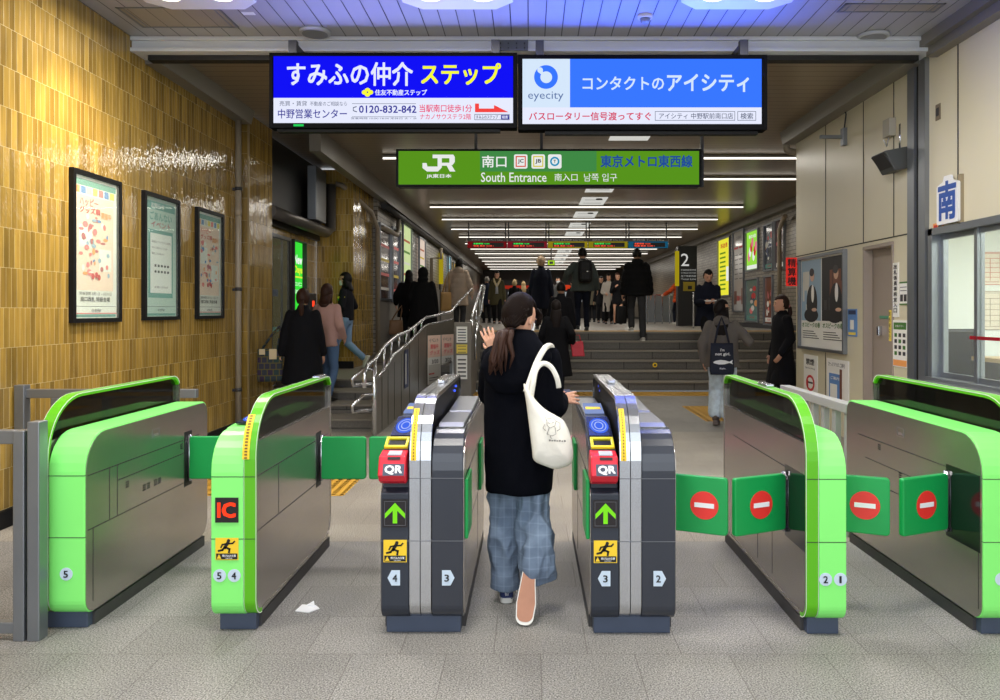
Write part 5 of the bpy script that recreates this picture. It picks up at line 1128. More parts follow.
def head_matrix(c, yaw, tilt): return Matrix.Translation(c) @ Matrix.Rotation(yaw, 4, 'Z') @ Matrix.Rotation(-tilt, 4, 'X')
def head_shape(mb, Mh, k=1):
    """skull, jaw, nose, lips, brow and ears; face towards local +Y; centre of the head at the origin"""
    add_rings(mb, [(-.118*k, 0, .045*k, .012*k, .014*k), (-.112*k, 0, .042*k, .030*k, .034*k), (-.09*k, 0, .022*k, .047*k, .060*k), (-.06*k, 0, .006*k, .060*k, .080*k), (-.03*k, 0, 0, .068*k, .090*k), (0, 0, -.004*k, .072*k, .094*k), (.03*k, 0, -.008*k, .073*k, .095*k), (.06*k, 0, -.012*k, .068*k, .088*k), (.085*k, 0, -.014*k, .053*k, .070*k), (.102*k, 0, -.014*k, .028*k, .038*k), (.107*k, 0, -.014*k, .008*k, .01*k)], 24, Mh)
    def b(c, r, s=(1, 1, 1)):
        t = bmesh.new(); bmesh.ops.create_icosphere(t, subdivisions=2, radius=r*k)
        for v in t.verts: v.co = Mh @ Vector((c[0]*k+v.co.x*s[0], c[1]*k+v.co.y*s[1], c[2]*k+v.co.z*s[2]))
        mb.merge(t, True)
    b((0, .092, -.028), .014, (.8, 1.0, 1.2)); b((0, .088, -.008), .010, (.7, .8, 2.0)); b((0, .080, -.062), .016, (1.4, .6, .55)); b((0, .070, -.098), .018, (1, .8, .7))
    for s in (-1, 1):
        b((s*.074, -.006, -.018), .020, (.35, .8, 1.45)); b((s*.078, -.012, -.004), .013, (.4, .8, 1)); b((s*.030, .084, .012), .013, (1.5, .5, .45))
def hair_cap(Mh, k=1, front=.05, low=-.05, vol=1.0, nape=-.08):
    """hair mass that follows the skull and leaves the face free"""
    mb = MB(); S, R = 36, 22; V = []
    for i in range(R+1):
        th = PI*i/R; row = []
        for j in range(S):
            ph = 2*PI*j/S; d = Vector((math.sin(th)*math.sin(ph), math.sin(th)*math.cos(ph), math.cos(th)))
            p = Vector((d.x*.083*vol, d.y*.103*vol-.016, d.z*.118*vol+.006))
            # the face opening: pull inside the skull
            if d.y > .15 and p.z < front+.02*abs(d.x): s_ = .72
            elif p.z < (nape if d.y < -.2 else low): s_ = .66
            else: s_ = 1
            row.append(mb.b.verts.new(Mh @ Vector((p.x*s_*k, p.y*s_*k, p.z*s_*k))))
        V.append(row)
    for a, b in zip(V, V[1:]):
        for j in range(S): mb._f([a[j], a[(j+1) % S], b[(j+1) % S], b[j]], True)
    bmesh.ops.remove_doubles(mb.b, verts=mb.b.verts[:], dist=1e-5)
    return mb
def hand(mb, w_, dirv, palmn, k=1, curl=.3, spread=1, side=1):
    """palm, four unequal bent fingers and a thumb; w_ wrist, dirv towards the fingers, palmn out of the palm"""
    d = Vector(dirv).normalized(); n = Vector(palmn); n = (n-d*n.dot(d)).normalized(); s = d.cross(n)*side
    w_ = Vector(w_)
    for a in (-.026, -.009, .009, .026): mb.tube([w_+s*a*.6*k, w_+d*.075*k+s*a*k], [.014*k, .0125*k], 8)
    mb.ball(w_, .019*k, sub=1)
    for a, L in ((-.030, .058), (-.010, .072), (.010, .078), (.029, .070)):
        b0 = w_+d*.078*k+s*a*k; c = curl; q = [b0]
        dd = (d+s*a*(5.5 if spread > 1 else 0)).normalized()
        for f in (.45, .32, .23):
            dd = (dd*math.cos(c)+n*math.sin(c)).normalized(); q.append(q[-1]+dd*L*f*k); 
            n2 = n*math.cos(c)-d*math.sin(c)
        add_limb(mb, q, [.0085*k, .008*k, .0072*k, .006*k], 8)
    t0 = w_+d*.02*k+s*.024*k; add_limb(mb, [t0, t0+(s*.7+d*.6+n*.3).normalized()*.035*k, t0+(s*.5+d*.8+n*.45).normalized()*.062*k], [.011*k, .0095*k, .007*k], 8)
def shoe_part(root, ank, toe, m, sole, k=1, boot=0):
    """shoe from heel to toe along the floor direction of the foot"""
    ank, toe = Vector(ank), Vector(toe); d = (toe-ank).normalized(); up = Vector((0, 0, 1)); up = (up-d*up.dot(d)).normalized(); s = d.cross(up)
    base = ank-up*.07*k
    R = Matrix((s, d, up)).transposed().to_4x4(); R.translation = base
    mb = MB()
    prof = [(-.07, .030, .055), (-.04, .036, .085), (.02, .038, .08), (.08, .044, .058), (.13, .046, .046), (.17, .036, .036), (.188, .02, .026)]
    V = []
    for (y, hw, ht) in prof:
        V.append([mb.b.verts.new(R @ Vector((hw*k*math.copysign(abs(math.cos(a))**.7, math.cos(a)), y*k, max(0.012, ht*k*(.5+.5*math.sin(a))) if math.sin(a) > -.2 else .012))) for a in [2*PI*q/14 for q in range(14)]])
    for a, b in zip(V, V[1:]):
        for q in range(14): mb._f([a[q], a[(q+1) % 14], b[(q+1) % 14], b[q]], True)
    mb._f(V[0][::-1]); mb._f(V[-1])
    if boot: mb.tube([R @ Vector((0, -.02*k, .06*k)), R @ Vector((0, -.03*k, (.06+boot)*k))], [.045*k, .05*k], 12)
    o = mb.build('shoe', m, root)
    mb = MB(); out = [(R @ Vector((x*k, y*k, 0))) for x, y in ((-.03, -.075), (-.042, 0), (-.048, .09), (-.04, .16), (0, .196), (.04, .16), (.048, .09), (.042, 0), (.03, -.075), (0, -.085))]
    A = [mb.b.verts.new(p) for p in out]; B = [mb.b.verts.new(p+up*.02*k) for p in out]; mb._f(A[::-1]); mb._f(B)
    for q in range(len(A)): j = (q+1) % len(A); mb._f([A[q], A[j], B[j], B[q]])
    mb.build('sole', sole, o)
    return o
def smooth_noise(p, f): return mnoise.noise(Vector(p)*f)
PEOPLE = []
def person(label, px, d, z, h, yaw=0, step=.0, lift=0, hands=None, top=None, topm=None, hem=.5, puff=0, flare=.03, bottom='trousers', botm=None, legr=1.0, hair='short', hairm=None, shoe=None, sole=None,
           look=0, tilt=0, mask=False, hood=False, faces=False, lean=0, vox=.014, bare=False, boot=0, group=None, x=None, heft=1.0, skinm=None, feet=None, collar=True, foldk=1, fine_hand=False, sleeve=1.0, quilt=0, poles=None, fd_up=(0, .45, -1), shoes=True, hand_dirs=None):
    """one figure built at the origin facing +Y, then turned and put on its spot"""
    k = h/1.66; skinm = skinm or skin
    xx = (px-VX)*d/F if x is None else x
    t = thing('person', label, 'person', (0, 0, 0), group)
    L = lambda a: lean*max(0, a-.9)*1.0
    hip = Vector((0, L(.9), .88*k)); chest = Vector((0, L(1.25)*1, 1.25*k)); neck = Vector((0, L(1.4)+.0, 1.40*k)); hc = Vector((0, L(1.55)+.022*k, 1.545*k))
    ft = feet or [(-.085, step, .0), (.085, -step, lift)]
    ank = [Vector((f[0]*k, f[1]*k, (f[2]+.085)*k)) for f in ft]
    hj = [Vector((s*.085*k, hip.y, .86*k)) for s in (-1, 1)]
    knee = [ik(hj[i], ank[i], .41*k, .40*k, (0, 1, 0)) for i in (0, 1)]
    hw = 1+(heft-1)*.45
    sh_ = [Vector((s*.148*k*hw, L(1.33), 1.325*k)) for s in (-1, 1)]
    hd = hands or [(-.25, .06, .78), (.25, -.02, .78)]
    wr = [Vector((p[0]*k, p[1]*k+L(p[2])*.5, p[2]*k)) for p in hd]
    el = [ik(sh_[i], wr[i], .275*k, .245*k, (poles[i] if poles else ((-1, 1)[i]*.5, -1, -.35))) for i in (0, 1)]
    Mh = head_matrix(hc, look, tilt)
    # body: one continuous skin
    mb = MB()
    add_rings(mb, [(.80*k, 0, hip.y, .12*k, .08*k), (.9*k, 0, hip.y, .16*k, .105*k), (1.05*k, 0, L(1.05), .125*k, .09*k), (1.25*k, 0, L(1.25), .15*k, .10*k), (1.36*k, 0, L(1.36), .13*k, .08*k), (1.41*k, 0, L(1.41), .06*k, .055*k)])
    add_limb(mb, [neck-Z*.03*k, hc-Z*.05*k], [.052*k, .05*k]); head_shape(mb, Mh, k)
    for i in (0, 1):
        add_limb(mb, [hj[i], knee[i], ank[i]], [.078*k, .052*k, .036*k]); add_limb(mb, [sh_[i], el[i], wr[i]], [.046*k, .036*k, .026*k])
        dr = (wr[i]-el[i]).normalized(); pn = Vector((-1 if i else 1, 0, 0)) if abs(dr.x) < .6 else Vector((0, 0, -1))
        if abs(dr.z) > .8: pn = Vector((-1 if i else 1, .2, 0))
        if hand_dirs: dr, pn = hand_dirs[i]
        hand(mb, wr[i], dr, pn, k*(.95 if fine_hand else 1), .3 if not fine_hand else .2, side=1, spread=2 if fine_hand else 1)
        add_limb(mb, [ank[i], ank[i]+Vector((0, .1, -.05))*k*(1 if ft[i][2] < .05 else .3)], [.036*k, .028*k])
    bm_ = fuse(mb, .0042 if fine_hand else vox*.75, 1)
    body = give('body', bm_, skinm, t)
    # lower clothes
    if bottom == 'trousers':
        mb = MB(); add_rings(mb, [(.78*k, 0, hip.y, .11*k, .09*k), (.86*k, 0, hip.y, .172*k, .118*k), (.95*k, 0, hip.y, .155*k, .11*k), (1.02*k, 0, L(1.0), .14*k, .1*k)])
        for i in (0, 1):
            e = knee[i].lerp(ank[i], .93 if not boot else .75); add_limb(mb, [hj[i], knee[i], e], [.096*k, .066*k*legr, .056*k*legr**1.5])
        def fo(p, n): return .006*foldk*smooth_noise((p.x*2, p.y*2, p.z*1.2), 7)
        give('trousers', fuse(mb, vox, 1, fo), botm or cdj, t)
    elif bottom == 'skirt':
        mb = MB(); add_rings(mb, [(.66*k, 0, hip.y, .19*k, .15*k), (.8*k, 0, hip.y, .175*k, .13*k), (.98*k, 0, hip.y, .14*k, .1*k)]); give('skirt', fuse(mb, vox, 1), botm or cb, t)
    # coat or jacket
    if topm:
        mb = MB(); hm = hem*k; w_ = heft
        rg = [(hm, 0, L(hem), (.17+flare)*k*w_, (.125+flare)*k), ]
        if hem < .84: rg.append((.84*k, 0, hip.y, .182*k*w_, .135*k))
        rg += [(1.0*k if hem < .98 else hm+.02, 0, L(1.0), .165*k*w_, .125*k), (1.2*k, 0, L(1.2), .172*k*w_, .13*k), (1.29*k, 0, L(1.29), .165*k*hw, .118*k), (1.34*k, 0, L(1.34), .145*k*hw, .105*k), (1.385*k, 0, L(1.375), .1*k, .088*k), (1.42*k, 0, L(1.42), .066*k, .068*k)]
        add_rings(mb, rg, 28)
        for i in (0, 1):
            wv = wr[i].lerp(el[i], .06); add_limb(mb, [sh_[i], el[i], wv], [.062*k*hw*sleeve, .06*k*hw*sleeve, .048*k*hw*sleeve])
        if collar: add_rings(mb, [(1.37*k, 0, L(1.38)-.005, .085*k, .08*k), (1.425*k, 0, L(1.42)+.0, .075*k, .072*k), (1.455*k, 0, L(1.45)+.005, .068*k, .066*k)])
        if hood == 'down': mb.ball((0, L(1.38)-.085*k, 1.385*k), .085*k, (1.35, .75, .85))
        if hood == 'up':
            for r_, o_ in ((.125, 0),): mb.ball((hc.x, hc.y-.018*k, hc.z+.012*k), r_*k, (.92, 1.0, 1.15))
            mb.ball((0, L(1.42)-.02*k, 1.43*k), .1*k, (1.2, 1, .8))
        amp = puff or .006
        def fo(p, n):
            v = .006*foldk*smooth_noise((p.x*3, p.y*3, p.z*.9), 5)
            if quilt: v += .011*abs(math.sin(p.z*PI/quilt))-.005
            return v+puff
        give(top or 'coat', fuse(mb, vox, 2, fo), topm, t)
    for i in ((0, 1) if shoes else ()):
        a = ank[i]; up_ = ft[i][2] > .05
        fd = Vector(fd_up).normalized() if up_ else Vector((0, 1, 0))
        shoe_part(t, a+fd*.0, a+fd*.1*k, shoe or shoek, sole or shoek, k, boot)
    # hair
    hm_ = hairm or hairb
    if hood != 'up':
        mb = hair_cap(Mh, k, vol=1.08 if hair != 'curly' else 1.16, nape=-.085 if hair != 'short' else -.05)
        def rot(v): return Mh @ (Vector(v)*k)
        if hair in ('long', 'mid'):
            Ln = .34 if hair == 'long' else .16
            add_rings(mb, [(hc.z+.02*k, hc.x, hc.y-.02*k, .084*k, .085*k), (hc.z-.08*k, hc.x, hc.y-.045*k, .09*k, .075*k), (hc.z-.16*k, hc.x, hc.y-.075*k, .10*k, .07*k), (hc.z-Ln*k, hc.x, hc.y-.11*k, .085*k, .045*k), (hc.z-(Ln+.05)*k, hc.x, hc.y-.115*k, .04*k, .02*k)][::-1], 18)
        if hair == 'bun': mb.ball(rot((0, -.125, .0)), .035*k)
        if hair == 'pony': mb.tube([rot((0, -.09, -.03)), rot((0, -.135, -.06)), rot((0, -.14, -.13)), rot((0, -.12, -.22)), rot((0, -.11, -.27))], [.022*k, .03*k, .034*k, .026*k, .008*k], 12)
        if hair == 'curly':
            for q in range(46):
                a = rr.random()*2*PI; u = rr.random()*1.5-.3; s_ = math.sqrt(max(0, 1-u*u)); v_ = Vector((s_*math.sin(a)*.09, -abs(s_*math.cos(a))*.10-.005, u*.11+.02)); mb.ball(rot(v_), .026*k, sub=1)
        mb.build('hair', hm_, t)
    if mask:
        mb = MB(); S = 10; V = []
        for i in range(7):
            zz = -.02-.085*i/6; V.append([mb.b.verts.new(Mh @ Vector((math.sin(a)*(.068-.006*i/6)*k*1.02, (math.cos(a)*(.098+.006*math.sin(PI*i/6))-.002-.012*i/6)*k, zz*k))) for a in [-1.15+2.3*j/S for j in range(S+1)]])
        for a, b in zip(V, V[1:]):
            for j in range(S): mb._f([a[j], a[j+1], b[j+1], b[j]], True)
        mo = mb.build('mask', maskm, t); s_ = mo.modifiers.new('s', 'SOLIDIFY'); s_.thickness = .003
        mb = MB()
        for s in (-1, 1): mb.tube([Mh @ Vector((s*.064*k, .04*k, -.035*k)), Mh @ Vector((s*.078*k, -.01*k, .0)), Mh @ Vector((s*.066*k, .03*k, -.085*k))], .0016*k, 6)
        mb.build('mask_loop', maskm, mo)
    if faces:
        for s in (-1, 1):
            mb = MB(); c_ = Mh @ Vector((s*.030*k, .0855*k, -.004*k)); mb.ball(c_, .0085*k, (1.3, .6, .7), 2); mb.build('eye', eyem, t)
            mb = MB(); mb.tube([Mh @ Vector((s*.016*k, .091*k, .016*k)), Mh @ Vector((s*.030*k, .092*k, .021*k)), Mh @ Vector((s*.045*k, .084*k, .015*k))], .003*k, 6); mb.build('eyebrow', hm_, t)
        if not mask: MB().tube([Mh @ Vector((-.02*k, .086*k, -.062*k)), Mh @ Vector((0, .092*k, -.061*k)), Mh @ Vector((.02*k, .086*k, -.062*k))], .004*k, 6).build('mouth', M('lips', (176, 96, 90), .5) if 'lips' not in bpy.data.materials else bpy.data.materials['lips'], t)
    t.location = (xx, d, z); t.rotation_euler = (0, 0, yaw); PEOPLE.append(t)
    Mt = Matrix.Translation(t.location) @ Matrix.Rotation(yaw, 4, 'Z')
    return t, dict(k=k, wr=[Mt @ p for p in wr], el=[Mt @ p for p in el], sh=[Mt @ p for p in sh_], hc=Mt @ hc, M=Mt, Mh=Mh)
def tote(name, label, top, w_, h_, depth, m, yaw, strap_to, strap_w=.022, cat='bag', group=None, hangx=0):
    """soft bag: sagging body below the point top, two straps going up to strap_to"""
    t = thing(name, label, cat, (0, 0, 0), group); c = Vector(top); R = Matrix.Translation(c) @ Matrix.Rotation(yaw, 4, 'Z')
    mb = MB(); rows = []
    for i in range(9):
        v = i/8; bulge = math.sin(PI*min(1, v*.9+.1))*.5+.5*(v > .1); ww = w_/2*(.88+.12*v-.1*max(0, v-.85)/.15); dd = depth/2*(.25+.9*bulge*.75) if i < 8 else depth*.3
        rows.append([mb.b.verts.new(R @ Vector((ww*math.copysign(abs(math.cos(a))**.6, math.cos(a)), dd*math.copysign(abs(math.sin(a))**.8, math.sin(a))+.004*math.sin(7*a+v*5), -h_*v+.02*math.cos(a)*hangx))) for a in [2*PI*q/24 for q in range(24)]])
    for a, b in zip(rows, rows[1:]):
        for q in range(24): mb._f([a[q], b[q], b[(q+1) % 24], a[(q+1) % 24]], True)
    mb._f(rows[0]); mb._f(rows[-1][::-1]); mb.build('bag_body', m, t)
    for s in (-1, 1):
        a = R @ Vector((-w_*.28, s*depth*.15, 0)); b = R @ Vector((w_*.28, s*depth*.15, 0)); p = Vector(strap_to)
        MB().tube([a, a.lerp(p, .6)+R.to_3x3() @ Vector((-.01, s*.015, 0)), p, b.lerp(p, .6)+R.to_3x3() @ Vector((.01, s*.015, 0)), b], strap_w/2, 8).build('strap', m, t)
    return t, R
def wall_text(s, m, t, R, x0, z0, w_, h_, y, b=0):
    o = R @ Vector((x0, y, z0)); return text(s, m, t, o, R.to_3x3() @ X, Z, w_, h_, b, lift=.002)

# --- left side
ww = person('woman from behind in long black coat carrying a plaid tote, left of the gates', 303, 9.85, .12, 1.62, .1, .1, .0, [(-.29, .0, .80), (.24, .1, .8)], 'coat', cb, hem=.42, flare=.06, heft=1.22, bottom='skirt', boot=.25, hair='pony', hairm=hairbr, sole=shoek)
plaid = brick_mat('plaid_wool', (30, 62, 60), (52, 36, 64), (96, 86, 40), .07, .08, .006, 'XZ', .8)
tp = Vector((at(270, 0, 9.8).x, 9.8, .98)); t, R = tote('tote_bag', 'green and purple plaid tote bag on the black-coated woman on the left', tp, .34, .42, .12, plaid, .2, tp+Vector((.13, 0, .3)), .03)
MB().slab(R @ Vector((-.12, -.075, -.07)), R.to_3x3() @ X, Z, .07, .07, .01).slab(R @ Vector((.0, -.075, -.13)), R.to_3x3() @ X, Z, .09, .13, .01).build('cream_flap', M('cream_felt', (206, 186, 150), .8), t)
person('brown haired woman in dusty pink top walking behind the black coat on the left', 327, 10.4, .24, 1.58, -.25, .12, .0, [(-.2, .1, .85), (.2, .12, .9)], 'sweater', cloth('dusty_pink_knit', (178, 140, 130)), hem=.78, botm=cloth('blue_denim', (84, 108, 140)), hair='mid', hairm=hairbr, flare=.01)
staff, I = person('masked person in black and green striped jacket and jeans walking left', 346, 12.9, .48, 1.62, PI/2-.1, feet=[(-.08, .24, .0), (.08, -.3, .10)], hands=[(-.2, .2, .95), (.2, .15, 1.0)], top='jacket', topm=cloth('staff_black', (18, 18, 24)), hem=.84, flare=.0, botm=cloth('light_denim', (120, 146, 178)), hair='mid', hairm=hairb, mask=True, faces=True, shoe=M('shoe_grey_white', (188, 180, 168), .6), sole=solem)
for zc, cc in ((1.23, (230, 220, 60)), (1.20, (40, 170, 70))):
    mb = MB(); k = I['k']
    for s in (-1, 1): mb.tube([(s*.2*k, -.05*k, zc*k), (s*.205*k, 0, (zc+.01)*k), (s*.2*k, .07*k, zc*k)], .022*k, 8)
    mb.build('stripe', M('stripe_%d' % cc[0], cc, .7), staff)
person('person in black hooded coat climbing the left ramp', 423, 15.5, .70, 1.62, .05, .1, .0, [(-.28, .1, .85), (.27, .05, .75)], 'coat', cbk, hem=.45, heft=1.5, hood='up', flare=.04)
person('person in black coat partly hidden beside the hooded figure', 409, 16.1, .78, 1.53, .1, .1, .0, [(-.3, .1, .9), (.25, .05, .8)], 'coat', cbk, hem=.6, heft=1.35, hair='mid', flare=.03)
bp = at(396, 320, 15.7); t, R = tote('shoulder_bag', 'brown shoulder bag held by the half hidden black coat', bp, .3, .3, .14, M('tan_leather', (120, 88, 60), .6), .3, bp+Vector((.12, 0, .3)))
person('person in beige quilted puffer coat near the top of the ramp', 459, 17.2, .98, 1.66, -.1, .1, .0, [(-.27, .05, .85), (.27, .1, .85)], 'puffer_coat', cloth('beige_nylon', (178, 160, 142)), hem=.62, heft=1.05, puff=.012, quilt=.11, hood='down', hairm=hairb, hair='mid', botm=cgt)
bp = at(446, 292, 17.0); t, R = tote('shoulder_bag', 'tan shoulder bag beside the beige puffer coat', bp, .26, .42, .12, M('tan_leather2', (176, 138, 82), .6), .4, bp+Vector((.05, 0, .45)))
# --- hall, facing and leaving
person('man in olive parka with cream fur collar facing the gates in the hall', 497, 25.5, LZ, 1.74, PI, .1, 0, None, 'parka', cloth('olive', (66, 62, 42)), hem=.6, heft=1.15, botm=cbk, faces=True)
PEOPLE_M = Matrix.Translation(PEOPLE[-1].location) @ Matrix.Rotation(PI, 4, 'Z')
MB().tube([(-.1, .02, 1.5), (-.09, .1, 1.42), (-.03, .14, 1.3), (0, .145, 1.2), (.03, .14, 1.3), (.09, .1, 1.42), (.1, .02, 1.5)], .035, 10).build('fur_collar', M('cream_fur', (196, 178, 140), .9, bump=(120, .5)), PEOPLE[-1])
MB().tube([(0, .13, 1.32), (0, .155, 1.0)], [.04, .05], 10).build('shirt', M('grey_shirt', (150, 152, 158), .8), PEOPLE[-1])
person('blonde person in black jacket seen from behind in the hall', 514.5, 27, LZ, 1.5, 0, .1, 0, None, 'jacket', cbk, hem=.75, hair='curly', hairm=hairbl)
person('long blonde haired person in dark coat standing in the hall', 523.5, 27.6, LZ, 1.48, 0.2, .05, 0, None, 'coat', cbk, hem=.6, hair='long', hairm=hairbl)
person('person with curly fair hair in navy coat at the top of the stairs', 541, 17.6, LZ, 1.66, 0, .08, 0, None, 'coat', cnavy, hem=.48, heft=1.2, hair='curly', hairm=M('ash_curls', (150, 124, 94), .6))
person('masked grey clad person facing the gates in the hall', 558, 28, LZ, 1.66, PI, .08, 0, None, 'jacket', cloth('grey_jacket', (84, 84, 84)), hem=.7, mask=True, faces=True)
person('dark haired person in black coat on the stairs behind the red bag woman', 561, 14.75, .344, 1.66, 0, .1, 0, None, 'coat', cb, hem=.5, heft=1.1)
rb, I = person('long haired woman in black coat carrying a red handbag before the stairs', 556, 13.1, .0, 1.64, -.05, .08, 0, [(-.26, .1, .85), (.29, .05, .88)], 'coat', cb, hem=.36, flare=.07, heft=1.2, hair='long', hairm=M('dark_brown_hair', (24, 16, 15), .6, spec=.2))
bp = at(577.5, 341, 13.1); redm = M('red_leather', (186, 22, 44), .45)
t = thing('handbag', 'red handbag carried by the long haired woman in black', 'bag', bp); mb = MB(); mb.hexa([(bp.x-.09, 13.04, bp.z-.26), (bp.x+.12, 13.04, bp.z-.26), (bp.x+.12, 13.16, bp.z-.26), (bp.x-.09, 13.16, bp.z-.26), (bp.x-.12, 13.07, bp.z-.02), (bp.x+.09, 13.07, bp.z), (bp.x+.09, 13.13, bp.z), (bp.x-.12, 13.13, bp.z-.02)]); mb.build('bag_body', redm, t, bevel=.012)
MB().tube([(bp.x-.08, 13.08, bp.z-.03), (bp.x-.04, 13.08, bp.z+.1), (bp.x+.03, 13.08, bp.z+.1), (bp.x+.06, 13.08, bp.z-.02)], .007, 8).build('handle', redm, t)
bk, I = person('man in grey green jacket with a large black backpack on the top step', 582.5, 16.15, LZ, 1.75, 0, feet=[(-.1, -.1, .03), (.09, .08, 0)], hands=[(-.36, .0, .98), (.3, .08, .85)], top='jacket', topm=cloth('grey_green', (66, 72, 68)), hem=.80, heft=1.3, botm=cnavy, hair='short', flare=.03)
bpk = M('backpack_black', (16, 16, 18), .6, spec=.3); k = I['k']; t = thing('backpack', 'large black backpack on the man in the grey green jacket', 'backpack', (0, 0, 0))
c_ = Vector((at(585, 0, 16).x, 15.93, LZ+1.19*k)); mb = MB(); mb.box(c_.x-.15, c_.x+.15, 15.85, 16.02, c_.z-.25, c_.z+.24, .07); mb.build('main_pack', bpk, t, bevel=.02)
MB().box(c_.x-.11, c_.x+.11, 15.80, 15.87, c_.z-.2, c_.z+.0, .03).build('front_pocket', bpk, t); MB().tube([(c_.x-.05, 15.95, c_.z+.24), (c_.x, 15.93, c_.z+.29), (c_.x+.05, 15.95, c_.z+.24)], .008, 6).build('grab_handle', bpk, t); MB().box(c_.x+.02, c_.x+.05, 15.795, 15.80, c_.z-.02, c_.z-.0).build('logo_tab', inkw, t)
person('man in black puffer jacket and grey trousers stepping onto the top step', 637, 15.75, LZ-.04, 1.74, .0, feet=[(-.09, .12, .04), (.1, -.12, -.15)], hands=[(-.27, .05, .8), (.27, .05, .8)], top='puffer_jacket', topm=cbk, hem=.76, heft=1.32, puff=.012, quilt=.12, botm=cgt, hood='down', hair='short', sole=solem, shoe=M('shoe_offwhite', (170, 166, 158), .6), legr=1.1)
bp = at(621, 306, 15.8); t, R = tote('black_bag', 'soft black bag hanging from the left hand of the puffer jacket man', bp, .26, .36, .12, bpk, .3, bp+Vector((.1, 0, .12)))
person('woman with glasses in light grey coat facing the gates in the hall', 608.5, 24.8, LZ, 1.62, PI, .06, 0, [(-.12, .2, 1.0), (.12, .2, 1.0)], 'coat', cloth('light_grey_coat', (176, 168, 160)), hem=.42, hair='long', hairm=hairb, faces=True, botm=cbk)
person('young woman in black coat and short skirt with boots facing the gates', 617.5, 24.2, LZ, 1.62, PI, .06, 0, [(-.2, .1, .85), (.1, .2, 1.2)], 'coat', cb, hem=.7, bottom='skirt', boot=.26, hair='long', hairm=hairbr, faces=True)
for i, (px_, dd, c_, hh, lab) in enumerate(((601, 27, (30, 30, 34), 1.64, 'dark clothed person behind the light grey coat in the hall'), (592, 29, (90, 84, 70), 1.66, 'person in khaki jacket far down the hall behind the backpack'), (487, 27, (28, 34, 52), 1.62, 'person in dark blue jacket at the left side of the hall'), (572, 31, (38, 36, 40), 1.6, 'dark clothed person far down the hall near the backpack'),
        (491.5, 31, (20, 20, 22), 1.66, 'person in black far down the left side of the hall'), (533, 29, (24, 24, 28), 1.62, 'person in black between the blonde person and navy coat'), (605, 31, (110, 50, 36), 1.6, 'person in rust brown jacket deep in the hall crowd'), (549, 33, (30, 30, 36), 1.64, 'dark figure far beyond the navy coat in the hall'))):
    person(lab, px_, dd, LZ, hh, (PI, 0, .4, PI, .2, 0, PI, .3)[i], .08, 0, None, 'jacket', cloth('hall_cloth', c_), hem=.66, vox=.018, hairm=(hairb, hairb, hairg, hairb)[i % 4])
oj, I = person('person in orange quilted jacket leaning on the railing at the right of the hall', 679, 24.3, LZ, 1.55, .5, .1, 0, [(-.42, .25, 1.02), (.2, .2, .9)], 'quilted_jacket', cloth('burnt_orange', (176, 68, 30)), hem=.76, heft=1.2, quilt=.09, puff=.008, hairm=hairg, shoe=M('shoe_pale', (190, 186, 180), .6), sole=solem, botm=cnavy)
mp, I = person('man in dark coat looking down at papers while descending the stairs', 708, 15.0, .516, 1.74, PI, feet=[(-.09, .1, .0), (.09, -.12, .17)], hands=[(-.05, .3, 1.08), (.12, .28, 1.06)], top='coat', topm=cnavy, hem=.62, heft=1.28, faces=True, tilt=.35, botm=cbk)
w0 = (I['wr'][0]+I['wr'][1])/2; t = thing('papers', 'sheets of paper held by the man descending the stairs', 'papers', w0); MB().hexa([(w0.x-.11, w0.y-.15, w0.z-.0), (w0.x+.12, w0.y-.15, w0.z+.01), (w0.x+.12, w0.y-.02, w0.z+.03), (w0.x-.11, w0.y-.02, w0.z+.02), (w0.x-.11, w0.y-.15, w0.z+.008), (w0.x+.12, w0.y-.15, w0.z+.018), (w0.x+.12, w0.y-.02, w0.z+.038), (w0.x-.11, w0.y-.02, w0.z+.028)]).build('sheet', inkw, t)
# --- woman in grey hoodie with tote
acid = M('acid_wash_denim', (190, 204, 218), .85, noise=(16, .45), bump=(200, .1))
gh, I = person('long haired woman in grey hoodie and pale jeans with a navy tote', 722, 9.75, .0, 1.60, -.35, .06, 0, [(-.24, .0, .85), (.30, .22, 1.12)], 'hoodie', cloth('grey_fleece', (104, 98, 94)), hem=.78, heft=1.22, hood='down', botm=acid, legr=1.55, hair='long', hairm=M('dark_hair', (22, 16, 16), .6, spec=.2), look=-.8, faces=True, shoe=bootm, sole=bootm, boot=.1, vox=.012, foldk=1.5)
ntote = M('navy_canvas', (20, 26, 46), .8, bump=(200, .2)); tp = Vector((at(722.5, 0, 9.45).x, 9.48, wz(343, 9.48)))
t, R = tote('tote_bag', 'navy tote bag with white lettering and fish print on the grey hoodie', tp, .31, .39, .06, ntote, -.05, tp+Vector((.02, .1, .32)), .022)
fw_ = M('print_white', (220, 222, 226), .7)
wall_text("i'm", fw_, t, R, -.03, -.10, .05, .035, -.055, .02); wall_text('not girl.', fw_, t, R, -.09, -.16, .18, .045, -.055, .03)
mb = MB(); fz = -.235
pts = [(-.12, 0), (-.09, .018), (-.03, .03), (.03, .024), (.08, .008), (.12, .03), (.112, 0), (.125, -.022), (.08, -.006), (.02, -.024), (-.05, -.026), (-.1, -.012)]
A = [mb.b.verts.new(R @ Vector((x_, -.056, fz+z_))) for x_, z_ in pts]; B = [mb.b.verts.new(R @ Vector((x_, -.054, fz+z_))) for x_, z_ in pts]; mb._f(A); mb._f(B[::-1])
mb.build('fish_print', fw_, t); wall_text('fish.', fw_, t, R, -.04, -.32, .08, .02, -.055, .02)
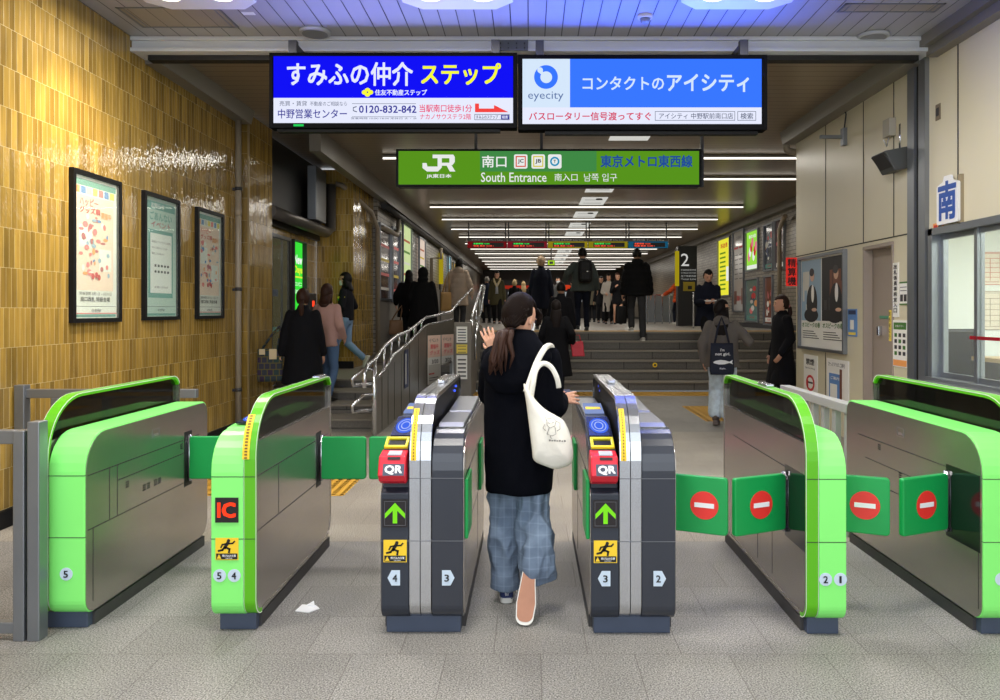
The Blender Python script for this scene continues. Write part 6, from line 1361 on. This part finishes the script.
# --- woman in black by the wall end
bw, I = person('woman in long black coat with pink hair tie, in profile by the cream wall', 782, 10.95, .0, 1.68, PI/2+.1, .04, 0, [(-.2, .1, .85), (.22, .06, .82)], 'coat', cb, hem=.42, heft=1.25, flare=.08, hair='pony', hairm=M('auburn_dark', (40, 23, 20), .55, spec=.2), faces=True, look=0, vox=.012)
MB().ball(I['Mh'] @ Vector((.0, -.115, -.03)), .035, (1, .8, 1)).build('hair_tie', M('pink_satin', (190, 110, 130), .5), bw)
# --- the walking woman in the open lane
def check_mat():
    m = M('checked_blue_denim', (100, 120, 146), .85, spec=.15, bump=(240, .12)); N, L = m.node_tree.nodes, m.node_tree.links; P = N['Principled BSDF']
    tc = N.new('ShaderNodeTexCoord'); s = N.new('ShaderNodeSeparateXYZ'); L.new(tc.outputs['Object'], s.inputs[0]); tot = None
    for ax, per in ((0, .042), (2, .048)):
        a = N.new('ShaderNodeMath'); a.operation = 'PINGPONG'; a.inputs[1].default_value = per/2; L.new(s.outputs[ax], a.inputs[0])
        b = N.new('ShaderNodeMapRange'); b.inputs[1].default_value = 0; b.inputs[2].default_value = .005; b.inputs[3].default_value = 1; b.inputs[4].default_value = 0; L.new(a.outputs[0], b.inputs[0])
        if tot: q = N.new('ShaderNodeMath'); L.new(tot, q.inputs[0]); L.new(b.outputs[0], q.inputs[1]); tot = q.outputs[0]
        else: tot = b.outputs[0]
    n = N.new('ShaderNodeTexNoise'); n.inputs['Scale'].default_value = 9; n.inputs['Detail'].default_value = 5; L.new(tc.outputs['Object'], n.inputs['Vector'])
    cr = N.new('ShaderNodeMix'); cr.data_type = 'RGBA'; cr.inputs[6].default_value = lin((74, 86, 106)); cr.inputs[7].default_value = lin((132, 148, 168)); L.new(n.outputs[0], cr.inputs[0])
    k_ = N.new('ShaderNodeMath'); k_.operation = 'MULTIPLY'; k_.inputs[1].default_value = .15; L.new(tot, k_.inputs[0])
    c2 = N.new('ShaderNodeMix'); c2.data_type = 'RGBA'; c2.inputs[7].default_value = lin((168, 184, 202)); L.new(k_.outputs[0], c2.inputs[0]); L.new(cr.outputs[2], c2.inputs[6]); L.new(c2.outputs[2], P.inputs['Base Color'])
    return m
wjean = check_mat()
coatn = M('navy_black_wool', (8, 9, 15), .95, spec=.06, noise=(9, .15), bump=(300, .15)); navyc = M('navy_shoe_canvas', (34, 46, 92), .7); gum = M('gum_outsole', (176, 124, 98), .6, noise=(30, .12)); rubberw = M('rubber_white', (226, 224, 216), .55)
WX, WY = -.045, 3.84
wom, I = person('woman in black hooded coat and wide checked jeans walking away through the open gate', 0, WY, 0, 1.535, 0, x=WX, feet=[(-.078, .06, 0), (.052, -.13, .20)], hands=[(-.150, .20, 1.355), (.215, .22, 1.075)], poles=[(-.12, .25, -1), (-.15, -1, -.9)],
    hand_dirs=[(Vector((-.45, .1, 1)), Vector((.15, 1, .15))), (Vector((1, .5, .1)), Vector((-.3, .8, -.5)))], bottom=None, look=-.62, tilt=.28, mask=True, faces=True, fine_hand=True, shoes=False, hair='none', hairm=M('black_brown_hair', (20, 12, 9), .6, spec=.06, noise=(60, .3), stretch=(1, .4, 1), bump=(120, .12)), lean=0)
k = I['k']; Mh = I['Mh']
def rt(v): return Mh @ (Vector(v)*k)
# trousers with deep folds
mb = MB(); add_rings(mb, [(.64, 0, 0, .13, .10), (.72, 0, 0, .145, .11), (.85, 0, 0, .155, .115)], 24)
hipL, hipR = Vector((-.072, 0, .8)), Vector((.066, 0, .8))
kL, kR = Vector((-.078, .05, .45)), Vector((.072, -.015, .44)); aL, aR = Vector((-.082, .05, .105)), Vector((.080, -.125, .225))
add_limb(mb, [hipL, kL, kL.lerp(aL, .6), aL], [.072, .076, .076, .068], 18); add_limb(mb, [hipR, kR, kR.lerp(aR, .55), aR], [.078, .084, .086, .080], 18)
mb.tube([aL+Vector((0, 0, .05)), aL-Vector((0, 0, .04))], [.074, .077], 18); mb.tube([aR+Vector((0, .02, .06)), aR+Vector((.006, .045, -.06))], [.086, .088], 18)
def folds(p, n):
    a = mnoise.noise(Vector((p.x*9+3, p.y*9, p.z*4.2+p.x*4))); r = 1-abs(a)*2.6
    b_ = mnoise.noise(Vector((p.x*14, p.y*14+5, p.z*9-p.x*8))); r2 = 1-abs(b_)*2.6
    return (.026*max(-.35, r)+.013*max(-.35, r2)-.013)*min(1, max(.3, (p.z-.1)*5))
me = fuse(mb, .0075, 1, folds); give('trousers', me, wjean, wom)
# coat: back, shoulders, sleeves and the fallen hood
mb = MB()
add_rings(mb, [(.565, -.012, .0, .165, .135), (.60, -.012, .0, .168, .138), (.78, -.008, 0, .176, .14), (.95, -.005, .0, .175, .135), (1.08, -.005, 0, .175, .13), (1.18, -.005, 0, .172, .122), (1.25, 0, 0, .155, .108), (1.295, 0, 0, .11, .09), (1.33, 0, .005, .07, .07)], 32)
S = [Vector(I['M'].inverted() @ p) for p in I['sh']]; El = [Vector(I['M'].inverted() @ p) for p in I['el']]; Wr = [Vector(I['M'].inverted() @ p) for p in I['wr']]
for i in (0, 1): add_limb(mb, [S[i], El[i], Wr[i].lerp(El[i], .12)], [.066, .064, .052], 16)
me = fuse(mb, .0085, 2, lambda p, n: .010*mnoise.noise(Vector((p.x*8, p.y*8, p.z*2.4)))+.004*mnoise.noise(Vector((p.x*22, p.y*22, p.z*12)))); give('coat', me, coatn, wom)
mb = MB(); 
hoodp = [(1.375, .0, .012, .062, .066), (1.345, 0, .0, .085, .085), (1.30, -.01, -.035, .118, .085), (1.25, -.022, -.075, .155, .085), (1.19, -.035, -.105, .162, .072), (1.12, -.042, -.118, .135, .055), (1.065, -.045, -.118, .08, .035)]
add_rings(mb, hoodp[::-1], 30); mb.ball((-.135, -.06, 1.215), .055, (1, .9, 1.1)); mb.ball((.11, -.06, 1.235), .05, (1, .9, 1))
me = fuse(mb, .008, 2, lambda p, n: .012*mnoise.noise(Vector((p.x*9, p.y*9, p.z*7+2)))); give('hood', me, coatn, wom)
# hair: cap, hair line at the nape and ponytail
for o in list(wom.children):
    if o.name.split('.')[0] == 'hair': bpy.data.objects.remove(o)
hm_ = bpy.data.materials['black_brown_hair']
mb = hair_cap(Mh, k, front=.045, low=.0, vol=1.1, nape=-.075); o = mb.build('hair', hm_, wom); md = o.modifiers.new('s', 'SUBSURF'); md.levels = md.render_levels = 1
pn = M('chestnut_hair', (48, 27, 18), .55, spec=.2, noise=(70, .5), stretch=(1, 1, .15), bump=(120, .4))
mb = MB(); base = Vector((-.048, -.085, 1.372)); tip = Vector((-.10, -.20, 1.19))
for q in range(26):
    a = rr.random()*2*PI; s_ = rr.random(); off = Vector((math.cos(a)*.020*s_, math.sin(a)*.016*s_, 0)); sp = Vector(((rr.random()-.5)*.10, (rr.random()-.5)*.03, (rr.random()-.5)*.07))
    mid = Vector((-.088, -.16, 1.315))+off*1.8+sp*.2
    mb.tube([base+off*.4, base.lerp(mid, .5)+off+Vector((-.008, -.02, .008)), mid, mid.lerp(tip+sp, .5)+off*1.3, tip+sp], [.011, .015, .015, .010, .002], 6)
mb.build('ponytail', pn, wom)
mb = MB()          # hair swept from the crown and the sides into the tie
for q in range(56):
    an = -1.9+3.1*q/55; st = rt((math.sin(an)*.086, -math.cos(an)*.098-.016, .0+.035*math.cos(q*2.4))); md_ = st.lerp(base, .55)+(st.lerp(base, .55)-I['M'].inverted() @ I['hc']).normalized()*.007
    mb.tube([st, md_, base+Vector((.008*math.sin(q), .0, .006*math.cos(q)))], [.008, .010, .008], 6)
mb.build('swept_hair', hm_, wom)
MB().tube([base+Vector((-.018, -.02, .0)), base+Vector((0, -.04, 0)), base+Vector((.02, -.02, 0))], .006, 8).build('hair_tie', cb, wom)
mb = MB()
for q in range(9): x0 = .045+.006*q; mb.tube([rt((x0*.5, .075, .07)), rt((x0, .088-.003*q, .03)), rt((x0+.012, .078-.004*q, -.03))], [.0025, .003, .001], 5)
mb.build('fringe', hm_, wom)
# shoes: canvas upper, white foxing, outsole
def sneaker(a, d, up, nm):
    a, d, up = Vector(a), Vector(d).normalized(), Vector(up); up = (up-d*up.dot(d)).normalized(); s_ = d.cross(up); R = Matrix((s_, d, up)).transposed().to_4x4(); R.translation = a
    prof = [(-.082, .022, .055), (-.07, .031, .085), (-.04, .035, .09), (.0, .036, .084), (.05, .041, .066), (.1, .044, .05), (.14, .038, .04), (.165, .02, .03)]
    mb = MB(); V = []
    for (y, hw, ht) in prof: V.append([mb.b.verts.new(R @ Vector((hw*math.copysign(abs(math.cos(q))**.65, math.cos(q)), y, .022+max(0, (ht-.022)*(math.sin(q)))))) for q in [2*PI*j/20 for j in range(20)]])
    for A, B in zip(V, V[1:]):
        for j in range(20): mb._f([A[j], A[(j+1) % 20], B[(j+1) % 20], B[j]], True)
    mb._f(V[0][::-1]); mb._f(V[-1]); o = mb.build('shoe', navyc, wom)
    out = rounded([(-.030, -.088, .028), (-.036, -.02, .05), (-.047, .08, .06), (-.04, .172, .034), (.036, .172, .034), (.046, .08, .06), (.034, -.02, .05), (.030, -.088, .028)], 6)
    def slab(z0, z1, g, m, n_):
        mb = MB(); c_ = Vector((0, .04)); A = [mb.b.verts.new(R @ Vector((x*g, (y-.04)*g+.04, z0))) for x, y in out]; B = [mb.b.verts.new(R @ Vector((x*g, (y-.04)*g+.04, z1))) for x, y in out]
        mb._f(A[::-1]); mb._f(B)
        for j in range(len(A)): q = (j+1) % len(A); mb._f([A[j], A[q], B[q], B[j]])
        mb.build(n_, m, o)
    slab(.003, .028, 1.0, rubberw, 'rubber_rim'); slab(0, .006, .90, gum, 'outsole')
    mb = MB()
    for q in range(3): mb.tube([R @ Vector((-.006+.006*q, -.0845, .04)), R @ Vector((-.008+.008*q, -.084, .062))], .0018, 5)
    mb.build('heel_mark', inkw, o)
    return o
sneaker((-.075, .085, 0), (-.05, 1, 0), (0, 0, 1), 'l')
sneaker((.035, -.215, .166), (-.10, -.45, -.90), (.05, 1, -.42), 'r')
# white canvas bag on the right shoulder
canv = M('white_canvas', (232, 228, 216), .85, noise=(7, .05), bump=(30, .25))
bt = thing('tote_bag', 'white canvas tote bag on the right shoulder of the walking woman', 'bag', at(555, 468, 3.62))
D = 3.64
ol = [(523.5, 384), (528, 388), (535, 399), (545, 409), (556, 415.5), (564, 421), (570, 434), (573, 450), (572.5, 460), (569, 465), (556, 469), (545, 466), (534, 460.5), (532, 450), (529, 425), (526, 402)]
ow = [at(x, y, D) for x, y in ol]
def dens(P, n=3):
    out = []
    m_ = len(P)
    for i in range(m_):
        p0, p1, p2, p3 = P[i-1], P[i], P[(i+1) % m_], P[(i+2) % m_]
        for j in range(n):
            u = j/n; out.append(.5*((2*p1)+(p2-p0)*u+(2*p0-5*p1+4*p2-p3)*u*u+(3*p1-p0-3*p2+p3)*u**3))
    return out
ow = dens(ow); cc_ = sum(ow, Vector())/len(ow); mb = MB(); lev = []
for s_, dy in ((1, 0), (.97, -.022), (.88, -.042), (.6, -.058), (.3, -.062), (.02, -.064)):
    lev.append([mb.b.verts.new(cc_+(p-cc_)*s_+Vector((0, dy*(1+.25*mnoise.noise(Vector((p.x*12*s_, 0, p.z*9*s_)))), 0))) for p in ow])
bk_ = []
for s_, dy in ((.97, .02), (.6, .035), (.02, .038)): bk_.append([mb.b.verts.new(cc_+(p-cc_)*s_+Vector((0, dy, 0))) for p in ow])
n_ = len(ow)
for seq in (lev, [lev[0]]+bk_):
    for A, B in zip(seq, seq[1:]):
        for j in range(n_): mb._f([A[j], A[(j+1) % n_], B[(j+1) % n_], B[j]], True)
mb.build('bag_body', canv, bt)
def ribbon(pts, wd, nm='strap'):
    mb = MB(); P = [at(x, y, dd) for x, y, dd in pts]; Q = []
    for i in range(len(P)-1):
        p0 = P[max(0, i-1)]; p1 = P[i]; p2 = P[i+1]; p3 = P[min(len(P)-1, i+2)]
        for j in range(5): u = j/5; Q.append(.5*((2*p1)+(p2-p0)*u+(2*p0-5*p1+4*p2-p3)*u*u+(3*p1-p0-3*p2+p3)*u**3))
    Q.append(P[-1]); rows = []
    for i, p in enumerate(Q):
        dv = (Q[min(i+1, len(Q)-1)]-Q[max(0, i-1)]).normalized(); sd = dv.cross(Vector((0, 1, 0))).normalized()*wd/2
        rows.append([mb.b.verts.new(q) for q in (p-sd, p+sd, p+sd+Vector((0, .004, 0)), p-sd+Vector((0, .004, 0)))])
    for A, B in zip(rows, rows[1:]):
        for j in range(4): mb._f([A[j], A[(j+1) % 4], B[(j+1) % 4], B[j]], True)
    mb._f(rows[0]); mb._f(rows[-1][::-1]); mb.build(nm, canv, bt)
ribbon([(526, 392, 3.62), (531, 378, 3.63), (537, 362, 3.65), (545, 348, 3.68), (551, 346, 3.76), (552, 350, 3.86)], .028)
ribbon([(531, 398, 3.63), (533, 385, 3.61), (536, 370, 3.62), (543, 363.5, 3.64), (551, 367, 3.65), (557, 378, 3.66), (559, 388, 3.68)], .024)
mb = MB(); yy = 3.64-.068     # line drawing on the bag
def sk(pts):
    mb.tube([at(x, y, yy) for x, y in pts], .0012, 5)
for pts in ([(547, 421), (545, 417), (549, 419), (553, 417.5), (556, 421), (555, 426), (550, 428), (547, 425), (547, 421)], [(549, 428), (547, 434), (552, 436), (556, 434), (555, 427)], [(556, 421), (560, 423), (560, 429), (557, 431)], [(548, 422.5), (549.5, 423.5)], [(552, 423), (554, 422)], [(550, 436), (552, 439)], [(545, 424), (543, 428), (546, 431)]): sk(pts)
mb.build('line_drawing', M('print_grey', (110, 106, 104), .7), bt)
mb = MB()
for q in range(7): a = at(549+q*2.5, 441.2+q*.12, yy); mb.box(a.x, a.x+.0075, yy-.001, yy, a.z, a.z+(.006 if q % 2 else .008))
mb.build('print_line', bpy.data.materials['print_grey'], bt)
hp_ = I['wr'][1]+Vector((.015, .07, .025)); t = thing('card_case', 'small dark card case in the right hand of the walking woman', 'card case', hp_)
MB().slab(hp_+Vector((-.03, -.03, .0)), (1, .3, 0), (0, 1, .2), .08, .055, .008).build('case', M('case_leather', (36, 34, 44), .5), t)
